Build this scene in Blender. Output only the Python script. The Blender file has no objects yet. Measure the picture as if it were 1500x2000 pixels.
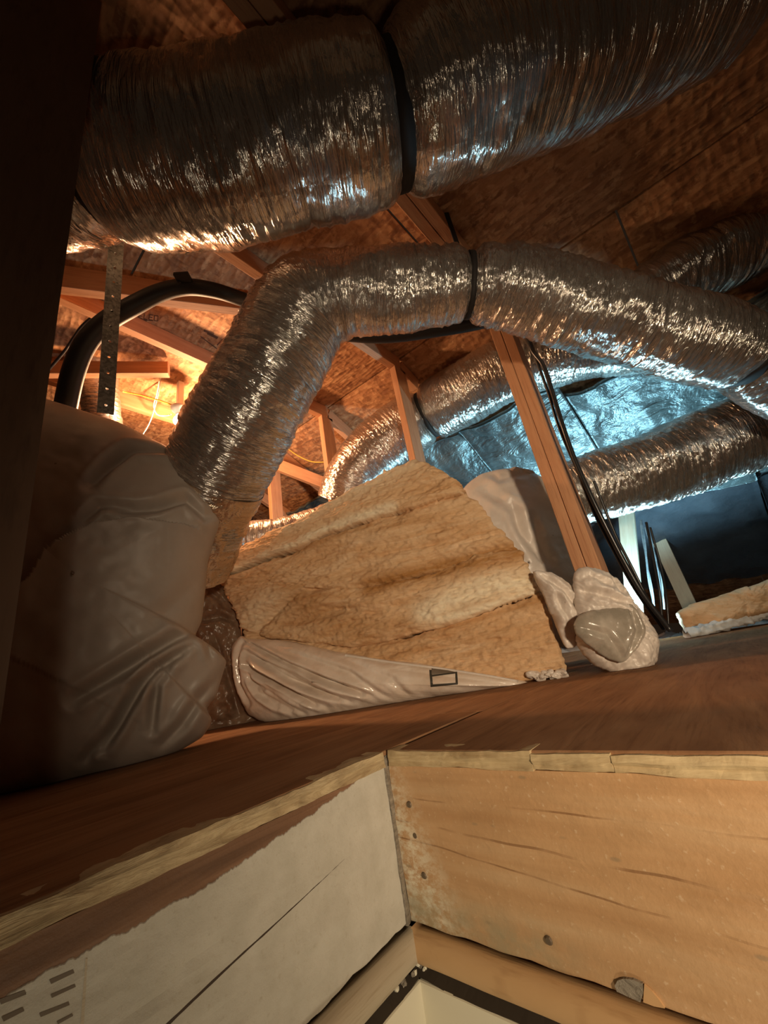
import bpy, bmesh, math, random
import numpy as np
from mathutils import Vector, Matrix, Euler
from mathutils.bvhtree import BVHTree

SC = bpy.context.scene
COL = SC.collection
random.seed(7); RNG = np.random.default_rng(7)

# ------------------------------------------------------------------ camera
# world: floor of the attic z=0; hatch corner at HX,HY; boards of the hatch run along X and Y
F_PX = 750.0
CR = np.array([[0.66750484, -0.72648926, -0.16325023],     # camera right
               [-0.16698064, -0.35970853, 0.91800177],     # camera up
               [0.72564093, 0.585511, 0.36141682]])        # camera forward
CAM = np.array([0, 0, 0.12])
cd = bpy.data.cameras.new('camera'); cam = bpy.data.objects.new('camera', cd); COL.objects.link(cam)
cd.sensor_fit = 'VERTICAL'; cd.sensor_height = 36.0; cd.lens = 36.0 * F_PX / 2000.0
cd.clip_start = 0.02
cam.matrix_world = Matrix(((CR[0][0], CR[1][0], -CR[2][0], 0), (CR[0][1], CR[1][1], -CR[2][1], 0),
                           (CR[0][2], CR[1][2], -CR[2][2], 0.12), (0, 0, 0, 1)))
SC.camera = cam
# ------------------------------------------------------------------ world, lights, exposure
SC.view_settings.view_transform = 'Standard'; SC.view_settings.look = 'None'
SC.view_settings.gamma = 1; SC.view_settings.exposure = 0.16; SC.view_settings.use_curve_mapping = False
W = bpy.data.worlds.new('attic_air'); SC.world = W; W.use_nodes = True
W.node_tree.nodes['Background'].inputs[0].default_value = (1.0, 0.62, 0.38, 1)
W.node_tree.nodes['Background'].inputs[1].default_value = 0.012

def lamp(name, kind, loc, energy, color, radius=0.03):
    l = bpy.data.lights.new(name, kind); l.energy = energy; l.color = color; l.shadow_soft_size = radius
    o = bpy.data.objects.new(name, l); COL.objects.link(o); o.location = loc
    return o

def ray(px, py):
    return CR.T @ np.array([(px - 750) / F_PX, (1000 - py) / F_PX, 1.0])
def P(px, py, t): return CAM + ray(px, py) * t
def onX(px, py, x): d = ray(px, py); return CAM + d * (x / d[0])
def onY(px, py, y): d = ray(px, py); return CAM + d * (y / d[1])
def onZ(px, py, z): d = ray(px, py); return CAM + d * ((z - CAM[2]) / d[2])
def on_plane(px, py, p0, n):
    d = ray(px, py); return CAM + d * (np.dot(p0 - CAM, n) / np.dot(d, n))
def proj(p):
    c = CR @ (np.asarray(p) - CAM); return 750 + 750 * c[0] / c[2], 1000 - 750 * c[1] / c[2]

torch = lamp('torch_light', 'SPOT', (-0.29, -0.90, 0.20), 92, (1.0, 0.77, 0.52), 0.07)
torch.data.spot_size = math.radians(76); torch.data.spot_blend = 1.0
torch.rotation_euler = Vector(ray(760, 1230)).to_track_quat('-Z', 'Y').to_euler()
BULB = P(350, 822, 2.06)
lamp('bulb_light', 'POINT', BULB + np.array([0.05, 0.02, -0.06]), 44, (1.0, 0.56, 0.29), 0.03)
lamp('room_light', 'POINT', (-0.02, -0.06, -0.66), 4.0, (1.0, 0.84, 0.60), 0.05)
COOL = np.array([2.60, 0.40, -0.005])
wl = lamp('work_light', 'SPOT', COOL, 95, (0.40, 0.80, 1.0), 0.04)
wl.data.spot_size = math.radians(150); wl.data.spot_blend = 0.7; wl.rotation_euler = Vector((-0.25, 0.0, 1.0)).to_track_quat('-Z', 'Y').to_euler()

# ------------------------------------------------------------------ numpy noise
def _h(ix, iy, iz):
    n = (ix * 374761393 + iy * 668265263 + iz * 2147483647 * 3 + 1013904223) & 0xffffffff
    n = ((n ^ (n >> 13)) * 1274126177) & 0xffffffff
    n = ((n ^ (n >> 15)) * 2246822519) & 0xffffffff
    return ((n ^ (n >> 16)) & 0xffff) / 65535.0
def noise(x, y, z=0.0):
    x, y, z = np.broadcast_arrays(np.asarray(x, float), np.asarray(y, float), np.asarray(z, float))
    fx, fy, fz = np.floor(x), np.floor(y), np.floor(z)
    ix, iy, iz = fx.astype(np.int64), fy.astype(np.int64), fz.astype(np.int64)
    u, v, w = x - fx, y - fy, z - fz
    u = u * u * (3 - 2 * u); v = v * v * (3 - 2 * v); w = w * w * (3 - 2 * w)
    r = 0
    for a in (0, 1):
        for b in (0, 1):
            for c in (0, 1):
                r = r + _h(ix + a, iy + b, iz + c) * (u if a else 1 - u) * (v if b else 1 - v) * (w if c else 1 - w)
    return r * 2 - 1
def fbm(x, y, z=0.0, o=4):
    r, a = 0, 1.0
    for i in range(o):
        r = r + a * noise(x * 2 ** i + 17.3 * i, y * 2 ** i + 5.1 * i, z * 2 ** i); a *= 0.5
    return r
def smooth(a, b, x):
    t = np.clip((x - a) / (b - a), 0, 1); return t * t * (3 - 2 * t)

# ------------------------------------------------------------------ materials
class NT:
    def __init__(s, name):
        s.m = bpy.data.materials.new(name); s.m.use_nodes = True
        s.t = s.m.node_tree; s.n = s.t.nodes; s.b = s.n['Principled BSDF']
    def node(s, kind, ins=None, **props):
        n = s.n.new(kind)
        for k, v in props.items(): setattr(n, k, v)
        for k, v in (ins or {}).items():
            if isinstance(v, bpy.types.NodeSocket): s.t.links.new(v, n.inputs[k])
            else: n.inputs[k].default_value = v
        return n
    def coord(s, out='Object', scale=(1, 1, 1), rot=(0, 0, 0), loc=(0, 0, 0)):
        c = s.node('ShaderNodeTexCoord')
        return s.node('ShaderNodeMapping', {'Vector': c.outputs[out], 'Scale': scale, 'Rotation': rot, 'Location': loc}).outputs[0]
    def noise(s, vec, scale=5, detail=4, rough=0.55, dist=0.0):
        return s.node('ShaderNodeTexNoise', {'Vector': vec, 'Scale': scale, 'Detail': detail, 'Roughness': rough, 'Distortion': dist}).outputs['Fac']
    def voro(s, vec, scale=5, feature='F1', out='Distance', rnd=1.0):
        return s.node('ShaderNodeTexVoronoi', {'Vector': vec, 'Scale': scale, 'Randomness': rnd}, feature=feature).outputs[out]
    def ramp(s, fac, stops):
        r = s.node('ShaderNodeValToRGB', {'Fac': fac}); e = r.color_ramp.elements
        while len(e) < len(stops): e.new(0.5)
        for el, (p, c) in zip(e, stops):
            el.position = p; el.color = (c, c, c, 1) if isinstance(c, (int, float)) else (*c, 1)
        return r.outputs[0]
    def math(s, op, a, b=0.0, c=0.0):
        return s.node('ShaderNodeMath', {0: a, 1: b, 2: c}, operation=op).outputs[0]
    def mix(s, fac, a, b, blend='MIX'):
        n = s.n.new('ShaderNodeMix'); n.data_type = 'RGBA'; n.blend_type = blend
        for i, v in ((0, fac), (6, a), (7, b)):
            if isinstance(v, bpy.types.NodeSocket): s.t.links.new(v, n.inputs[i])
            else: n.inputs[i].default_value = (*v, 1) if isinstance(v, tuple) else v
        return n.outputs[2]
    def bump(s, h, strength=0.3, dist=0.01, normal=None):
        ins = {'Height': h, 'Strength': strength, 'Distance': dist}
        if normal is not None: ins['Normal'] = normal
        return s.node('ShaderNodeBump', ins).outputs[0]
    def set(s, **kw):
        for k, v in kw.items():
            k = {'color': 'Base Color', 'rough': 'Roughness', 'metal': 'Metallic', 'normal': 'Normal', 'spec': 'Specular IOR Level',
                 'trans': 'Transmission Weight', 'sss': 'Subsurface Weight', 'alpha': 'Alpha'}[k]
            if isinstance(v, bpy.types.NodeSocket): s.t.links.new(v, s.b.inputs[k])
            else: s.b.inputs[k].default_value = (*v, 1) if isinstance(v, tuple) else v
        return s.m
    def attr(s, name):
        return s.node('ShaderNodeAttribute', attribute_name=name).outputs['Fac']
    def sep(s, vec):
        return s.node('ShaderNodeSeparateXYZ', {0: vec}).outputs

def plain(name, color, rough=0.6, metal=0.0):
    return NT(name).set(color=color, rough=rough, metal=metal)

def mat_foil(name, tint=(0.80, 0.77, 0.74), rough=0.17, amt=1.0, sx=150, sy=20):
    m = NT(name)
    n1 = m.noise(m.coord('UV', (sx, sy, 1)), 1.0, 3, 0.6, 0.5)
    n2 = m.voro(m.coord('UV', (sx * 0.5, sy * 2.2, 1)), 1.0, 'F1')
    n3 = m.noise(m.coord('UV', (420, 160, 1)), 1.0, 2, 0.6)
    b1 = m.bump(n1, 0.85 * amt, 0.008); b2 = m.bump(n2, 0.45 * amt, 0.006, b1); b3 = m.bump(n3, 0.22 * amt, 0.002, b2)
    g = m.noise(m.coord('UV', (9, 7, 1)), 1.0, 4, 0.6)
    c = m.mix(m.ramp(g, [(0.35, 0.0), (0.7, 1.0)]), tint, tuple(v * 0.72 for v in tint))
    return m.set(color=c, metal=0.88, rough=rough, normal=b3)

def mat_wood(name, a, b, dark, sx=2.0, sy=38, rough=0.65, bump=0.25):
    m = NT(name)
    v = m.coord('Object', (sx, sy, sy))
    g = m.noise(v, 1.0, 5, 0.6, 0.6)
    fine = m.noise(m.coord('Object', (sx * 5, sy * 6, sy * 6)), 1.0, 3, 0.6)
    c = m.mix(m.ramp(g, [(0.3, 0.0), (0.7, 1.0)]), a, b)
    c = m.mix(m.ramp(fine, [(0.52, 0.0), (0.75, 0.55)]), c, dark)
    big = m.noise(m.coord('Object', (3, 3, 3)), 1.0, 3)
    c = m.mix(m.ramp(big, [(0.5, 0.0), (0.8, 0.35)]), c, dark)
    return m.set(color=c, rough=rough, normal=m.bump(fine, bump, 0.003))

def mat_osb():
    m = NT('oriented_strand_board')
    cols = []
    base = None
    flk = None
    for i, (rot, sc) in enumerate(((0.25, (13, 44, 1)), (-0.6, (40, 15, 1)), (1.0, (16, 52, 1)))):
        wv = m.noise(m.coord('UV', (7, 7, 1), loc=(4 * i, 0, 0)), 1.0, 3)
        vec = m.node('ShaderNodeVectorMath', {0: m.coord('UV', sc, (0, 0, rot), (3.1 * i, 1.7 * i, 0)), 1: wv}, operation='ADD').outputs[0]
        cell = m.node('ShaderNodeTexVoronoi', {'Vector': vec, 'Scale': 1.0, 'Randomness': 1.0, 'Smoothness': 0.35}, feature='SMOOTH_F1')
        val = m.sep(cell.outputs['Color'])[0]
        col = m.ramp(val, [(0.1, (0.23, 0.095, 0.04)), (0.4, (0.36, 0.165, 0.07)), (0.7, (0.45, 0.22, 0.10)), (0.95, (0.56, 0.315, 0.155))])
        base = col if base is None else m.mix(m.ramp(m.noise(m.coord('UV', (20, 20, 1), (0, 0, rot), (9 * i, 0, 0)), 1.0, 4, 0.7), [(0.44, 0.0), (0.56, 1.0)]), base, col)
        d = cell.outputs['Distance']; flk = d if flk is None else m.math('ADD', flk, d)
    grain = m.noise(m.coord('UV', (110, 220, 1), (0, 0, 0.9)), 1.0, 3)
    base = m.mix(m.ramp(grain, [(0.5, 0.0), (0.8, 0.3)]), base, (0.20, 0.085, 0.035))
    spot = m.voro(m.coord('UV', (22, 30, 1)), 1.0)
    base = m.mix(m.ramp(spot, [(0.05, 0.55), (0.16, 0.0)]), base, (0.16, 0.065, 0.03))
    return m.set(color=base, rough=0.75, normal=m.bump(flk, 0.35, 0.01))

def mat_plywood():
    m = NT('subfloor_plywood')
    v = m.coord('Object', (2.2, 14, 14), (0, 0, 0.12))
    g = m.noise(v, 1.0, 6, 0.62, 1.4)
    c = m.ramp(g, [(0.2, (0.15, 0.075, 0.036)), (0.5, (0.29, 0.15, 0.075)), (0.8, (0.42, 0.24, 0.125))])
    f = m.noise(m.coord('Object', (9, 140, 100)), 1.0, 3, 0.6)
    c = m.mix(m.ramp(f, [(0.52, 0), (0.8, 0.5)]), c, (0.10, 0.045, 0.02))
    d = m.noise(m.coord('Object', (5, 5, 5)), 1.0, 4)
    c = m.mix(m.ramp(d, [(0.5, 0), (0.75, 0.45)]), c, (0.40, 0.25, 0.15))
    return m.set(color=c, rough=0.85, spec=0.15, normal=m.bump(g, 0.2, 0.004))

def mat_fibre(name='mineral_fibre'):
    m = NT(name)
    a = m.noise(m.coord('UV', (4.5, 26, 1)), 1.0, 6, 0.65, 0.9)
    c = m.ramp(a, [(0.25, (0.58, 0.33, 0.155)), (0.45, (0.72, 0.47, 0.265)), (0.6, (0.78, 0.55, 0.34)), (0.8, (0.86, 0.68, 0.48))])
    b = m.noise(m.coord('UV', (60, 200, 1)), 1.0, 4, 0.7)
    c = m.mix(m.ramp(b, [(0.5, 0.0), (0.75, 0.35)]), c, (0.48, 0.27, 0.11))
    st = m.math('MULTIPLY', m.attr('stain'), m.ramp(m.noise(m.coord('UV', (16, 55, 1)), 1.0, 5, 0.7), [(0.25, 0.35), (0.55, 1.0)]))
    c = m.mix(st, c, (0.42, 0.20, 0.06))
    pale = m.math('MULTIPLY', m.attr('pale'), m.ramp(m.noise(m.coord('UV', (20, 40, 1)), 1.0, 4, 0.7), [(0.2, 0.35), (0.6, 1.0)]))
    c = m.mix(pale, c, (0.93, 0.84, 0.64))
    f = m.noise(m.coord('UV', (220, 420, 1)), 1.0, 4, 0.75)
    b1 = m.bump(f, 0.55, 0.005); b2 = m.bump(a, 0.35, 0.012, b1)
    return m.set(color=c, rough=0.95, normal=b2, spec=0.1)

def mat_bag(name, a, b, rough=0.42, bump=0.12, sc=6):
    m = NT(name)
    n = m.noise(m.coord('Object', (sc, sc, sc)), 1.0, 5, 0.6)
    c = m.mix(m.ramp(n, [(0.35, 0), (0.7, 1)]), a, b)
    dirt = m.voro(m.coord('Object', (9, 9, 9)), 1.0)
    c = m.mix(m.ramp(dirt, [(0.016, 0.7), (0.03, 0.0)]), c, (0.12, 0.08, 0.05))
    w = m.noise(m.coord('Object', (34, 34, 34)), 1.0, 3, 0.55, 0.4)
    return m.set(color=c, rough=rough, normal=m.bump(w, bump, 0.006))

def mat_galv():
    m = NT('galvanised_steel')
    v = m.node('ShaderNodeTexVoronoi', {'Vector': m.coord('Object', (170, 170, 170)), 'Scale': 1.0})
    c = m.ramp(m.sep(v.outputs['Color'])[0], [(0, (0.30, 0.32, 0.30)), (1, (0.62, 0.66, 0.62))])
    n = m.noise(m.coord('Object', (500, 500, 500)), 1.0, 2)
    return m.set(color=c, metal=0.75, rough=0.5, normal=m.bump(n, 0.5, 0.002))

def mat_blanket():
    m = NT('foil_faced_blanket')
    n = m.noise(m.coord('UV', (9, 5, 1)), 1.0, 4, 0.55, 0.8)
    n2 = m.noise(m.coord('UV', (55, 30, 1)), 1.0, 4, 0.6, 0.8)
    c = m.mix(n, (0.28, 0.33, 0.33), (0.13, 0.16, 0.165))
    b = m.bump(n2, 0.5, 0.01, m.bump(n, 0.6, 0.05))
    return m.set(color=c, rough=0.40, metal=0.6, normal=b)

def mat_left_board():
    # local coords: x along board (world X), y thickness, z height; paint over bare wood with a torn upper edge
    m = NT('painted_header_wood')
    co = m.node('ShaderNodeTexCoord').outputs['Object']; x, y, z = m.sep(co)
    g = m.noise(m.coord('Object', (4, 40, 60)), 1.0, 5, 0.6, 0.8)
    wood = m.ramp(g, [(0.25, (0.11, 0.055, 0.03)), (0.55, (0.24, 0.13, 0.075)), (0.8, (0.36, 0.23, 0.14))])
    pn = m.noise(m.coord('Object', (30, 30, 30)), 1.0, 5, 0.6)
    paint = m.mix(m.ramp(pn, [(0.35, 0), (0.7, 1)]), (0.58, 0.56, 0.49), (0.49, 0.47, 0.40))
    sp = m.noise(m.coord('Object', (160, 160, 160)), 1.0, 3, 0.7)
    paint = m.mix(m.ramp(sp, [(0.6, 0), (0.78, 0.5)]), paint, (0.36, 0.31, 0.22))
    # torn boundary: z = a + b*x in board coordinates (x=0 at the corner, negative to the left)
    bound = m.math('MULTIPLY_ADD', x, 0.13, -0.012)
    bound = m.math('MAXIMUM', bound, -0.046)
    jag = m.math('MULTIPLY', m.math('SUBTRACT', m.noise(m.coord('Object', (38, 1, 1)), 1.0, 4, 0.7), 0.5), 0.016)
    bd = m.math('SUBTRACT', m.math('ADD', bound, jag), z)
    mask = m.ramp(m.math('MULTIPLY_ADD', bd, 250.0, 0.5), [(0.3, 0.0), (0.7, 1.0)])
    c = m.mix(mask, wood, paint)
    # the split: from (-.105,-.088) to (-.31,-.123)
    dl = m.math('ABSOLUTE', m.math('SUBTRACT', z, m.math('MULTIPLY_ADD', x, 0.152, -0.0765)))
    wob = m.math('MULTIPLY', m.math('SUBTRACT', m.noise(m.coord('Object', (60, 1, 1)), 1.0, 2), 0.5), 0.0012)
    wid = m.math('MULTIPLY_ADD', x, -0.0065, -0.0006)
    crack = m.math('LESS_THAN', m.math('ADD', dl, wob), wid)
    crack = m.math('MULTIPLY', crack, m.math('LESS_THAN', x, -0.10))
    c = m.mix(crack, c, (0.05, 0.03, 0.02))
    h = m.math('ADD', m.math('MULTIPLY', mask, 0.6), m.math('MULTIPLY', pn, 0.5))
    h = m.math('SUBTRACT', h, crack)
    b = m.bump(sp, 0.35, 0.002, m.bump(h, 0.6, 0.003))
    return m.set(color=c, rough=0.62, normal=b)

def mat_right_board():
    # along the board = local y (world Y, 0 at corner, negative away), z height
    m = NT('bare_header_wood')
    co = m.node('ShaderNodeTexCoord').outputs['Object']; y, x, z = m.sep(co)
    g = m.noise(m.coord('Object', (34, 2.2, 34), (0.05, 0, 0)), 1.0, 4, 0.55, 0.12)
    c = m.ramp(g, [(0.3, (0.46, 0.265, 0.125)), (0.5, (0.53, 0.325, 0.165)), (0.7, (0.58, 0.39, 0.22))])
    sp = m.noise(m.coord('Object', (170, 150, 170)), 1.0, 3, 0.6)
    c = m.mix(m.ramp(sp, [(0.62, 0), (0.72, 0.38)]), c, (0.78, 0.62, 0.42))
    warp = m.math('MULTIPLY', m.math('SUBTRACT', m.noise(m.coord('Object', (5, 5, 5)), 1.0, 2), 0.5), 0.02)
    for (z0, k, wd) in ((-0.056, 0.02, 0.0009), (-0.084, 0.06, 0.0012), (-0.104, 0.09, 0.0009)):
        d = m.math('ABSOLUTE', m.math('SUBTRACT', m.math('ADD', z, warp), m.math('MULTIPLY_ADD', x, k, z0)))
        ln = m.math('LESS_THAN', d, wd)
        ln = m.math('MULTIPLY', ln, m.ramp(m.noise(m.coord('Object', (2, 14, 40)), 1.0, 3), [(0.42, 0.0), (0.6, 0.75)]))
        c = m.mix(ln, c, (0.24, 0.12, 0.05))
    # plaster smears and green-grey stain near the corner
    near = m.math('MULTIPLY_ADD', x, 11.0, 1.0)
    low = m.math('MULTIPLY_ADD', z, -9.0, -0.75)
    pm = m.math('MULTIPLY', m.ramp(m.math('ADD', near, m.math('MULTIPLY', low, 0.55)), [(0.35, 0.0), (1.0, 1.0)]),
                m.ramp(m.noise(m.coord('Object', (90, 55, 90)), 1.0, 5, 0.75), [(0.42, 0.0), (0.6, 1.0)]))
    c = m.mix(pm, c, (0.76, 0.70, 0.54))
    bz = m.math('MULTIPLY', m.ramp(m.math('MULTIPLY_ADD', z, -22.0, -3.1), [(0.15, 0.0), (0.9, 1.0)]),
                m.ramp(m.math('MULTIPLY_ADD', x, 3.6, 1.05), [(0.1, 0.0), (0.5, 1.0)]))
    bz = m.math('MULTIPLY', bz, m.ramp(m.noise(m.coord('Object', (26, 26, 40)), 1.0, 4, 0.6), [(0.3, 0.0), (0.6, 0.75)]))
    c = m.mix(bz, c, (0.34, 0.30, 0.19))
    knots = m.voro(m.coord('Object', (1, 15, 42)), 1.0)
    c = m.mix(m.ramp(knots, [(0.05, 0.6), (0.1, 0.0)]), c, (0.30, 0.22, 0.13))
    b = m.bump(sp, 0.3, 0.0015, m.bump(g, 0.3, 0.004))
    return m.set(color=c, rough=0.5, normal=b)

def mat_splinter(name, a, b, sc=(18, 60, 130), bmp=0.7):
    m = NT(name)
    n = m.noise(m.coord('Object', sc), 1.0, 5, 0.7, 0.8)
    c = m.ramp(n, [(0.25, b), (0.6, a)])
    blot = m.noise(m.coord('Object', (24, 24, 24)), 1.0, 3)
    c = m.mix(m.ramp(blot, [(0.5, 0), (0.75, 0.5)]), c, tuple(v * 0.45 for v in b))
    return m.set(color=c, rough=0.75, normal=m.bump(n, bmp, 0.005))

M = {
    'foil': mat_foil('duct_foil', (0.70, 0.66, 0.61)), 'foil_big': mat_foil('duct_foil_wide_wrinkles', (0.66, 0.62, 0.57), 0.18, 1.0, 105, 11),
    'foil_bend': mat_foil('duct_foil_fine_wrinkles', (0.74, 0.70, 0.65), 0.19, 1.5, 130, 14),
    'foil_dull': mat_foil('duct_foil_dull', (0.62, 0.56, 0.50), 0.32),
    'truss': mat_wood('truss_lumber', (0.50, 0.235, 0.115), (0.60, 0.32, 0.17), (0.26, 0.10, 0.045)),
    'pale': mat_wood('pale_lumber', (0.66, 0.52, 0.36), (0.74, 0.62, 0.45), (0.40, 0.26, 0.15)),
    'osb': mat_osb(), 'ply': mat_plywood(), 'fibre': mat_fibre(),
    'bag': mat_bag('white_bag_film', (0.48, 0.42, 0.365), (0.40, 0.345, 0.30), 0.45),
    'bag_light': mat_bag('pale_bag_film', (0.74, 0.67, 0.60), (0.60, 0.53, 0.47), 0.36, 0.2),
    'bag_grey': mat_bag('grey_bag_film', (0.26, 0.23, 0.185), (0.52, 0.46, 0.39), 0.22, 0.2, 11),
    'wrap': mat_bag('wrap_film', (0.80, 0.71, 0.62), (0.66, 0.54, 0.43), 0.16, 0.3, 11),
    'plastic_brown': mat_bag('brown_stained_film', (0.16, 0.085, 0.05), (0.26, 0.18, 0.12), 0.3, 0.3, 16),
    'galv': mat_galv(), 'blanket': mat_blanket(),
    'black': plain('black_rubber', (0.012, 0.011, 0.012), 0.5), 'strap': plain('black_strap_webbing', (0.012, 0.009, 0.008), 0.75),
    'cable': plain('black_cable_jacket', (0.02, 0.019, 0.02), 0.28),
    'white_wire': plain('white_wire', (0.80, 0.74, 0.66), 0.5), 'yellow_wire': plain('yellow_wire', (0.75, 0.46, 0.07), 0.45),
    'ink': plain('dark_print_ink', (0.045, 0.04, 0.03), 0.7), 'ink_grey': plain('faded_print_ink', (0.17, 0.135, 0.10), 0.7),
    'stamp': plain('board_stamp_ink', (0.10, 0.045, 0.025), 0.8),
    'panel': mat_wood('shaded_panel_wood', (0.10, 0.05, 0.028), (0.13, 0.07, 0.04), (0.05, 0.022, 0.012), 20, 3),  # wood darkened in colour to stand in for missing light
    'board_l': mat_left_board(), 'board_r': mat_right_board(),
    'ply_edge': mat_splinter('plywood_edge_splinters', (0.60, 0.48, 0.29), (0.30, 0.20, 0.10)),
    'trim_l': mat_wood('grey_painted_trim', (0.56, 0.49, 0.37), (0.48, 0.41, 0.30), (0.30, 0.22, 0.13), 3, 40, 0.5),
    'trim_r': mat_wood('bare_trim_wood', (0.56, 0.33, 0.15), (0.63, 0.41, 0.21), (0.36, 0.19, 0.075), 40, 3, 0.5),
    'ply_edge_r': mat_splinter('plywood_edge_grain', (0.60, 0.47, 0.27), (0.40, 0.27, 0.13), (60, 14, 130), 0.35),
    'gap': plain('dark_gap_shade', (0.05, 0.038, 0.026), 0.85),  # shade put into the colour as a near-black brown
    'drywall': plain('cream_drywall_paint', (0.80, 0.76, 0.60), 0.7),
    'caulk': mat_splinter('grey_caulk', (0.34, 0.30, 0.24), (0.14, 0.115, 0.085)),
    'fluff': mat_bag('white_loose_fibre', (0.78, 0.80, 0.80), (0.66, 0.68, 0.68), 0.95, 0.6, 30),
    'porcelain': plain('porcelain', (0.8, 0.76, 0.7), 0.3), 'metal_dark': plain('dark_steel', (0.09, 0.08, 0.075), 0.5, 0.6),
    'nail': plain('rusty_nail', (0.16, 0.12, 0.08), 0.6, 0.4),
    'tan_film': mat_foil('tape_film', (0.74, 0.60, 0.46), 0.26, 1.0, 70, 40),
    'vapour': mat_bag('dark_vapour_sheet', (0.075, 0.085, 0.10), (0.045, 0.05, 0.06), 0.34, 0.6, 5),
    'sheet': mat_bag('clear_plastic_sheet', (0.14, 0.15, 0.155), (0.10, 0.105, 0.11), 0.18, 0.4, 10),
}
M['osb'].name = 'oriented_strand_board'
mb = NT('lit_bulb'); mb.b.inputs['Emission Color'].default_value = (1, 0.80, 0.55, 1); mb.b.inputs['Emission Strength'].default_value = 14
M['bulb'] = mb.m

# ------------------------------------------------------------------ object helpers
def tag(o, label=None, cat=None, group=None, kind=None):
    if label: o['label'] = label
    if cat: o['category'] = cat
    if group: o['group'] = group
    if kind: o['kind'] = kind
    return o
def thing(name, label, cat, loc=(0, 0, 0), group=None, kind=None):
    o = bpy.data.objects.new(name, None); COL.objects.link(o); o.location = Vector(loc)
    o.empty_display_size = 0.05
    return tag(o, label, cat, group, kind)
def world_loc(o):
    v = Vector(o.location)
    while o.parent: o = o.parent; v += Vector(o.location)
    return v
def mesh_obj(name, verts, faces, mat, parent=None, uv=None, smooth=True, attrs=None, origin=None):
    verts = np.asarray(verts, float)
    if parent is not None: off = np.array(world_loc(parent)); lo = (0, 0, 0)
    if origin is None:
        mn, mx = verts.min(0), verts.max(0)
        origin = np.array([(mn[0] + mx[0]) / 2, (mn[1] + mx[1]) / 2, mn[2]])
    origin = np.asarray(origin, float)
    me = bpy.data.meshes.new(name)
    me.from_pydata((verts - origin).tolist(), [], faces if isinstance(faces, list) else faces.tolist())
    if uv is not None:
        l = me.uv_layers.new(name='uv')
        vi = np.zeros(len(me.loops), dtype=np.int32); me.loops.foreach_get('vertex_index', vi)
        l.data.foreach_set('uv', np.asarray(uv, np.float32)[vi].ravel())
    for k, v in (attrs or {}).items():
        a = me.attributes.new(k, 'FLOAT', 'POINT'); a.data.foreach_set('value', np.asarray(v, np.float32))
    if smooth: me.polygons.foreach_set('use_smooth', np.ones(len(me.polygons), bool))
    me.materials.append(mat); me.update()
    o = bpy.data.objects.new(name, me); COL.objects.link(o)
    if parent is not None:
        o.parent = parent; o.location = Vector(origin - off)
    else: o.location = Vector(origin)
    return o
def grid_faces(nu, nv, wrap_v=False):
    i = np.arange(nu - 1)[:, None]; j = np.arange(nv if wrap_v else nv - 1)[None, :]
    j2 = (j + 1) % nv
    return np.stack([i * nv + j, (i + 1) * nv + j, (i + 1) * nv + j2, i * nv + j2], -1).reshape(-1, 4)

def board(name, a, b, up, width, thick, mat, parent=None, bevel=0.002, offset=(0, 0)):
    """a box from a to b (its length), `width` along up, `thick` across; local x runs along the length"""
    a, b, up = (Vector(v) for v in (a, b, up))
    x = (b - a).normalized(); y = up.cross(x).normalized(); z = x.cross(y).normalized()
    L = (b - a).length
    bm = bmesh.new(); bmesh.ops.create_cube(bm, size=1)
    for v in bm.verts: v.co = Vector((v.co.x * L, v.co.y * thick, v.co.z * width))
    if bevel: bmesh.ops.bevel(bm, geom=bm.edges[:], offset=bevel, segments=1, affect='EDGES')
    me = bpy.data.meshes.new(name); bm.to_mesh(me); bm.free(); me.materials.append(mat)
    o = bpy.data.objects.new(name, me); COL.objects.link(o)
    c = (a + b) / 2 + y * offset[0] + z * offset[1]
    R = Matrix((x, y, z)).transposed().to_4x4()
    if parent is not None: o.parent = parent; c = c - world_loc(parent)
    o.matrix_basis = Matrix.Translation(c) @ R
    return o

def spline(pts, n):
    pts = np.asarray(pts, float); k = len(pts)
    ext = np.vstack([2 * pts[0] - pts[1], pts, 2 * pts[-1] - pts[-2]])
    out = []
    for i in range(k - 1):
        p0, p1, p2, p3 = ext[i:i + 4]
        t = np.linspace(0, 1, 40, endpoint=(i == k - 2))[:, None]
        out.append(0.5 * (2 * p1 + (p2 - p0) * t + (2 * p0 - 5 * p1 + 4 * p2 - p3) * t ** 2 + (3 * p1 - p0 - 3 * p2 + p3) * t ** 3))
    c = np.vstack(out)
    s = np.r_[0, np.cumsum(np.linalg.norm(np.diff(c[:, :3], axis=0), axis=1))]
    q = np.linspace(0, s[-1], n)
    return np.stack([np.interp(q, s, c[:, i]) for i in range(c.shape[1])], 1), q
def frames(c):
    T = np.gradient(c, axis=0); T /= np.linalg.norm(T, axis=1)[:, None]
    N = np.zeros_like(T); v = np.array([0, 0, 1.0])
    if abs(T[0] @ v) > 0.9: v = np.array([1.0, 0, 0])
    for i in range(len(c)):
        v = v - (v @ T[i]) * T[i]; v /= np.linalg.norm(v); N[i] = v
    return T, N, np.cross(T, N)
def tube_mesh(c, rad, nseg, caps=True):
    """rad: (n,) or (n,nseg)"""
    T, N, B = frames(c); n = len(c)
    a = np.linspace(0, 2 * math.pi, nseg, endpoint=False)
    rad = np.broadcast_to(np.asarray(rad)[:, None] if np.ndim(rad) == 1 else rad, (n, nseg))
    v = c[:, None, :] + rad[..., None] * (np.cos(a)[None, :, None] * N[:, None, :] + np.sin(a)[None, :, None] * B[:, None, :])
    v = v.reshape(-1, 3); f = grid_faces(n, nseg, True).tolist()
    if caps: f.append(list(range(nseg))[::-1]); f.append(list(range((n - 1) * nseg, n * nseg)))
    return v, f
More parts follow.
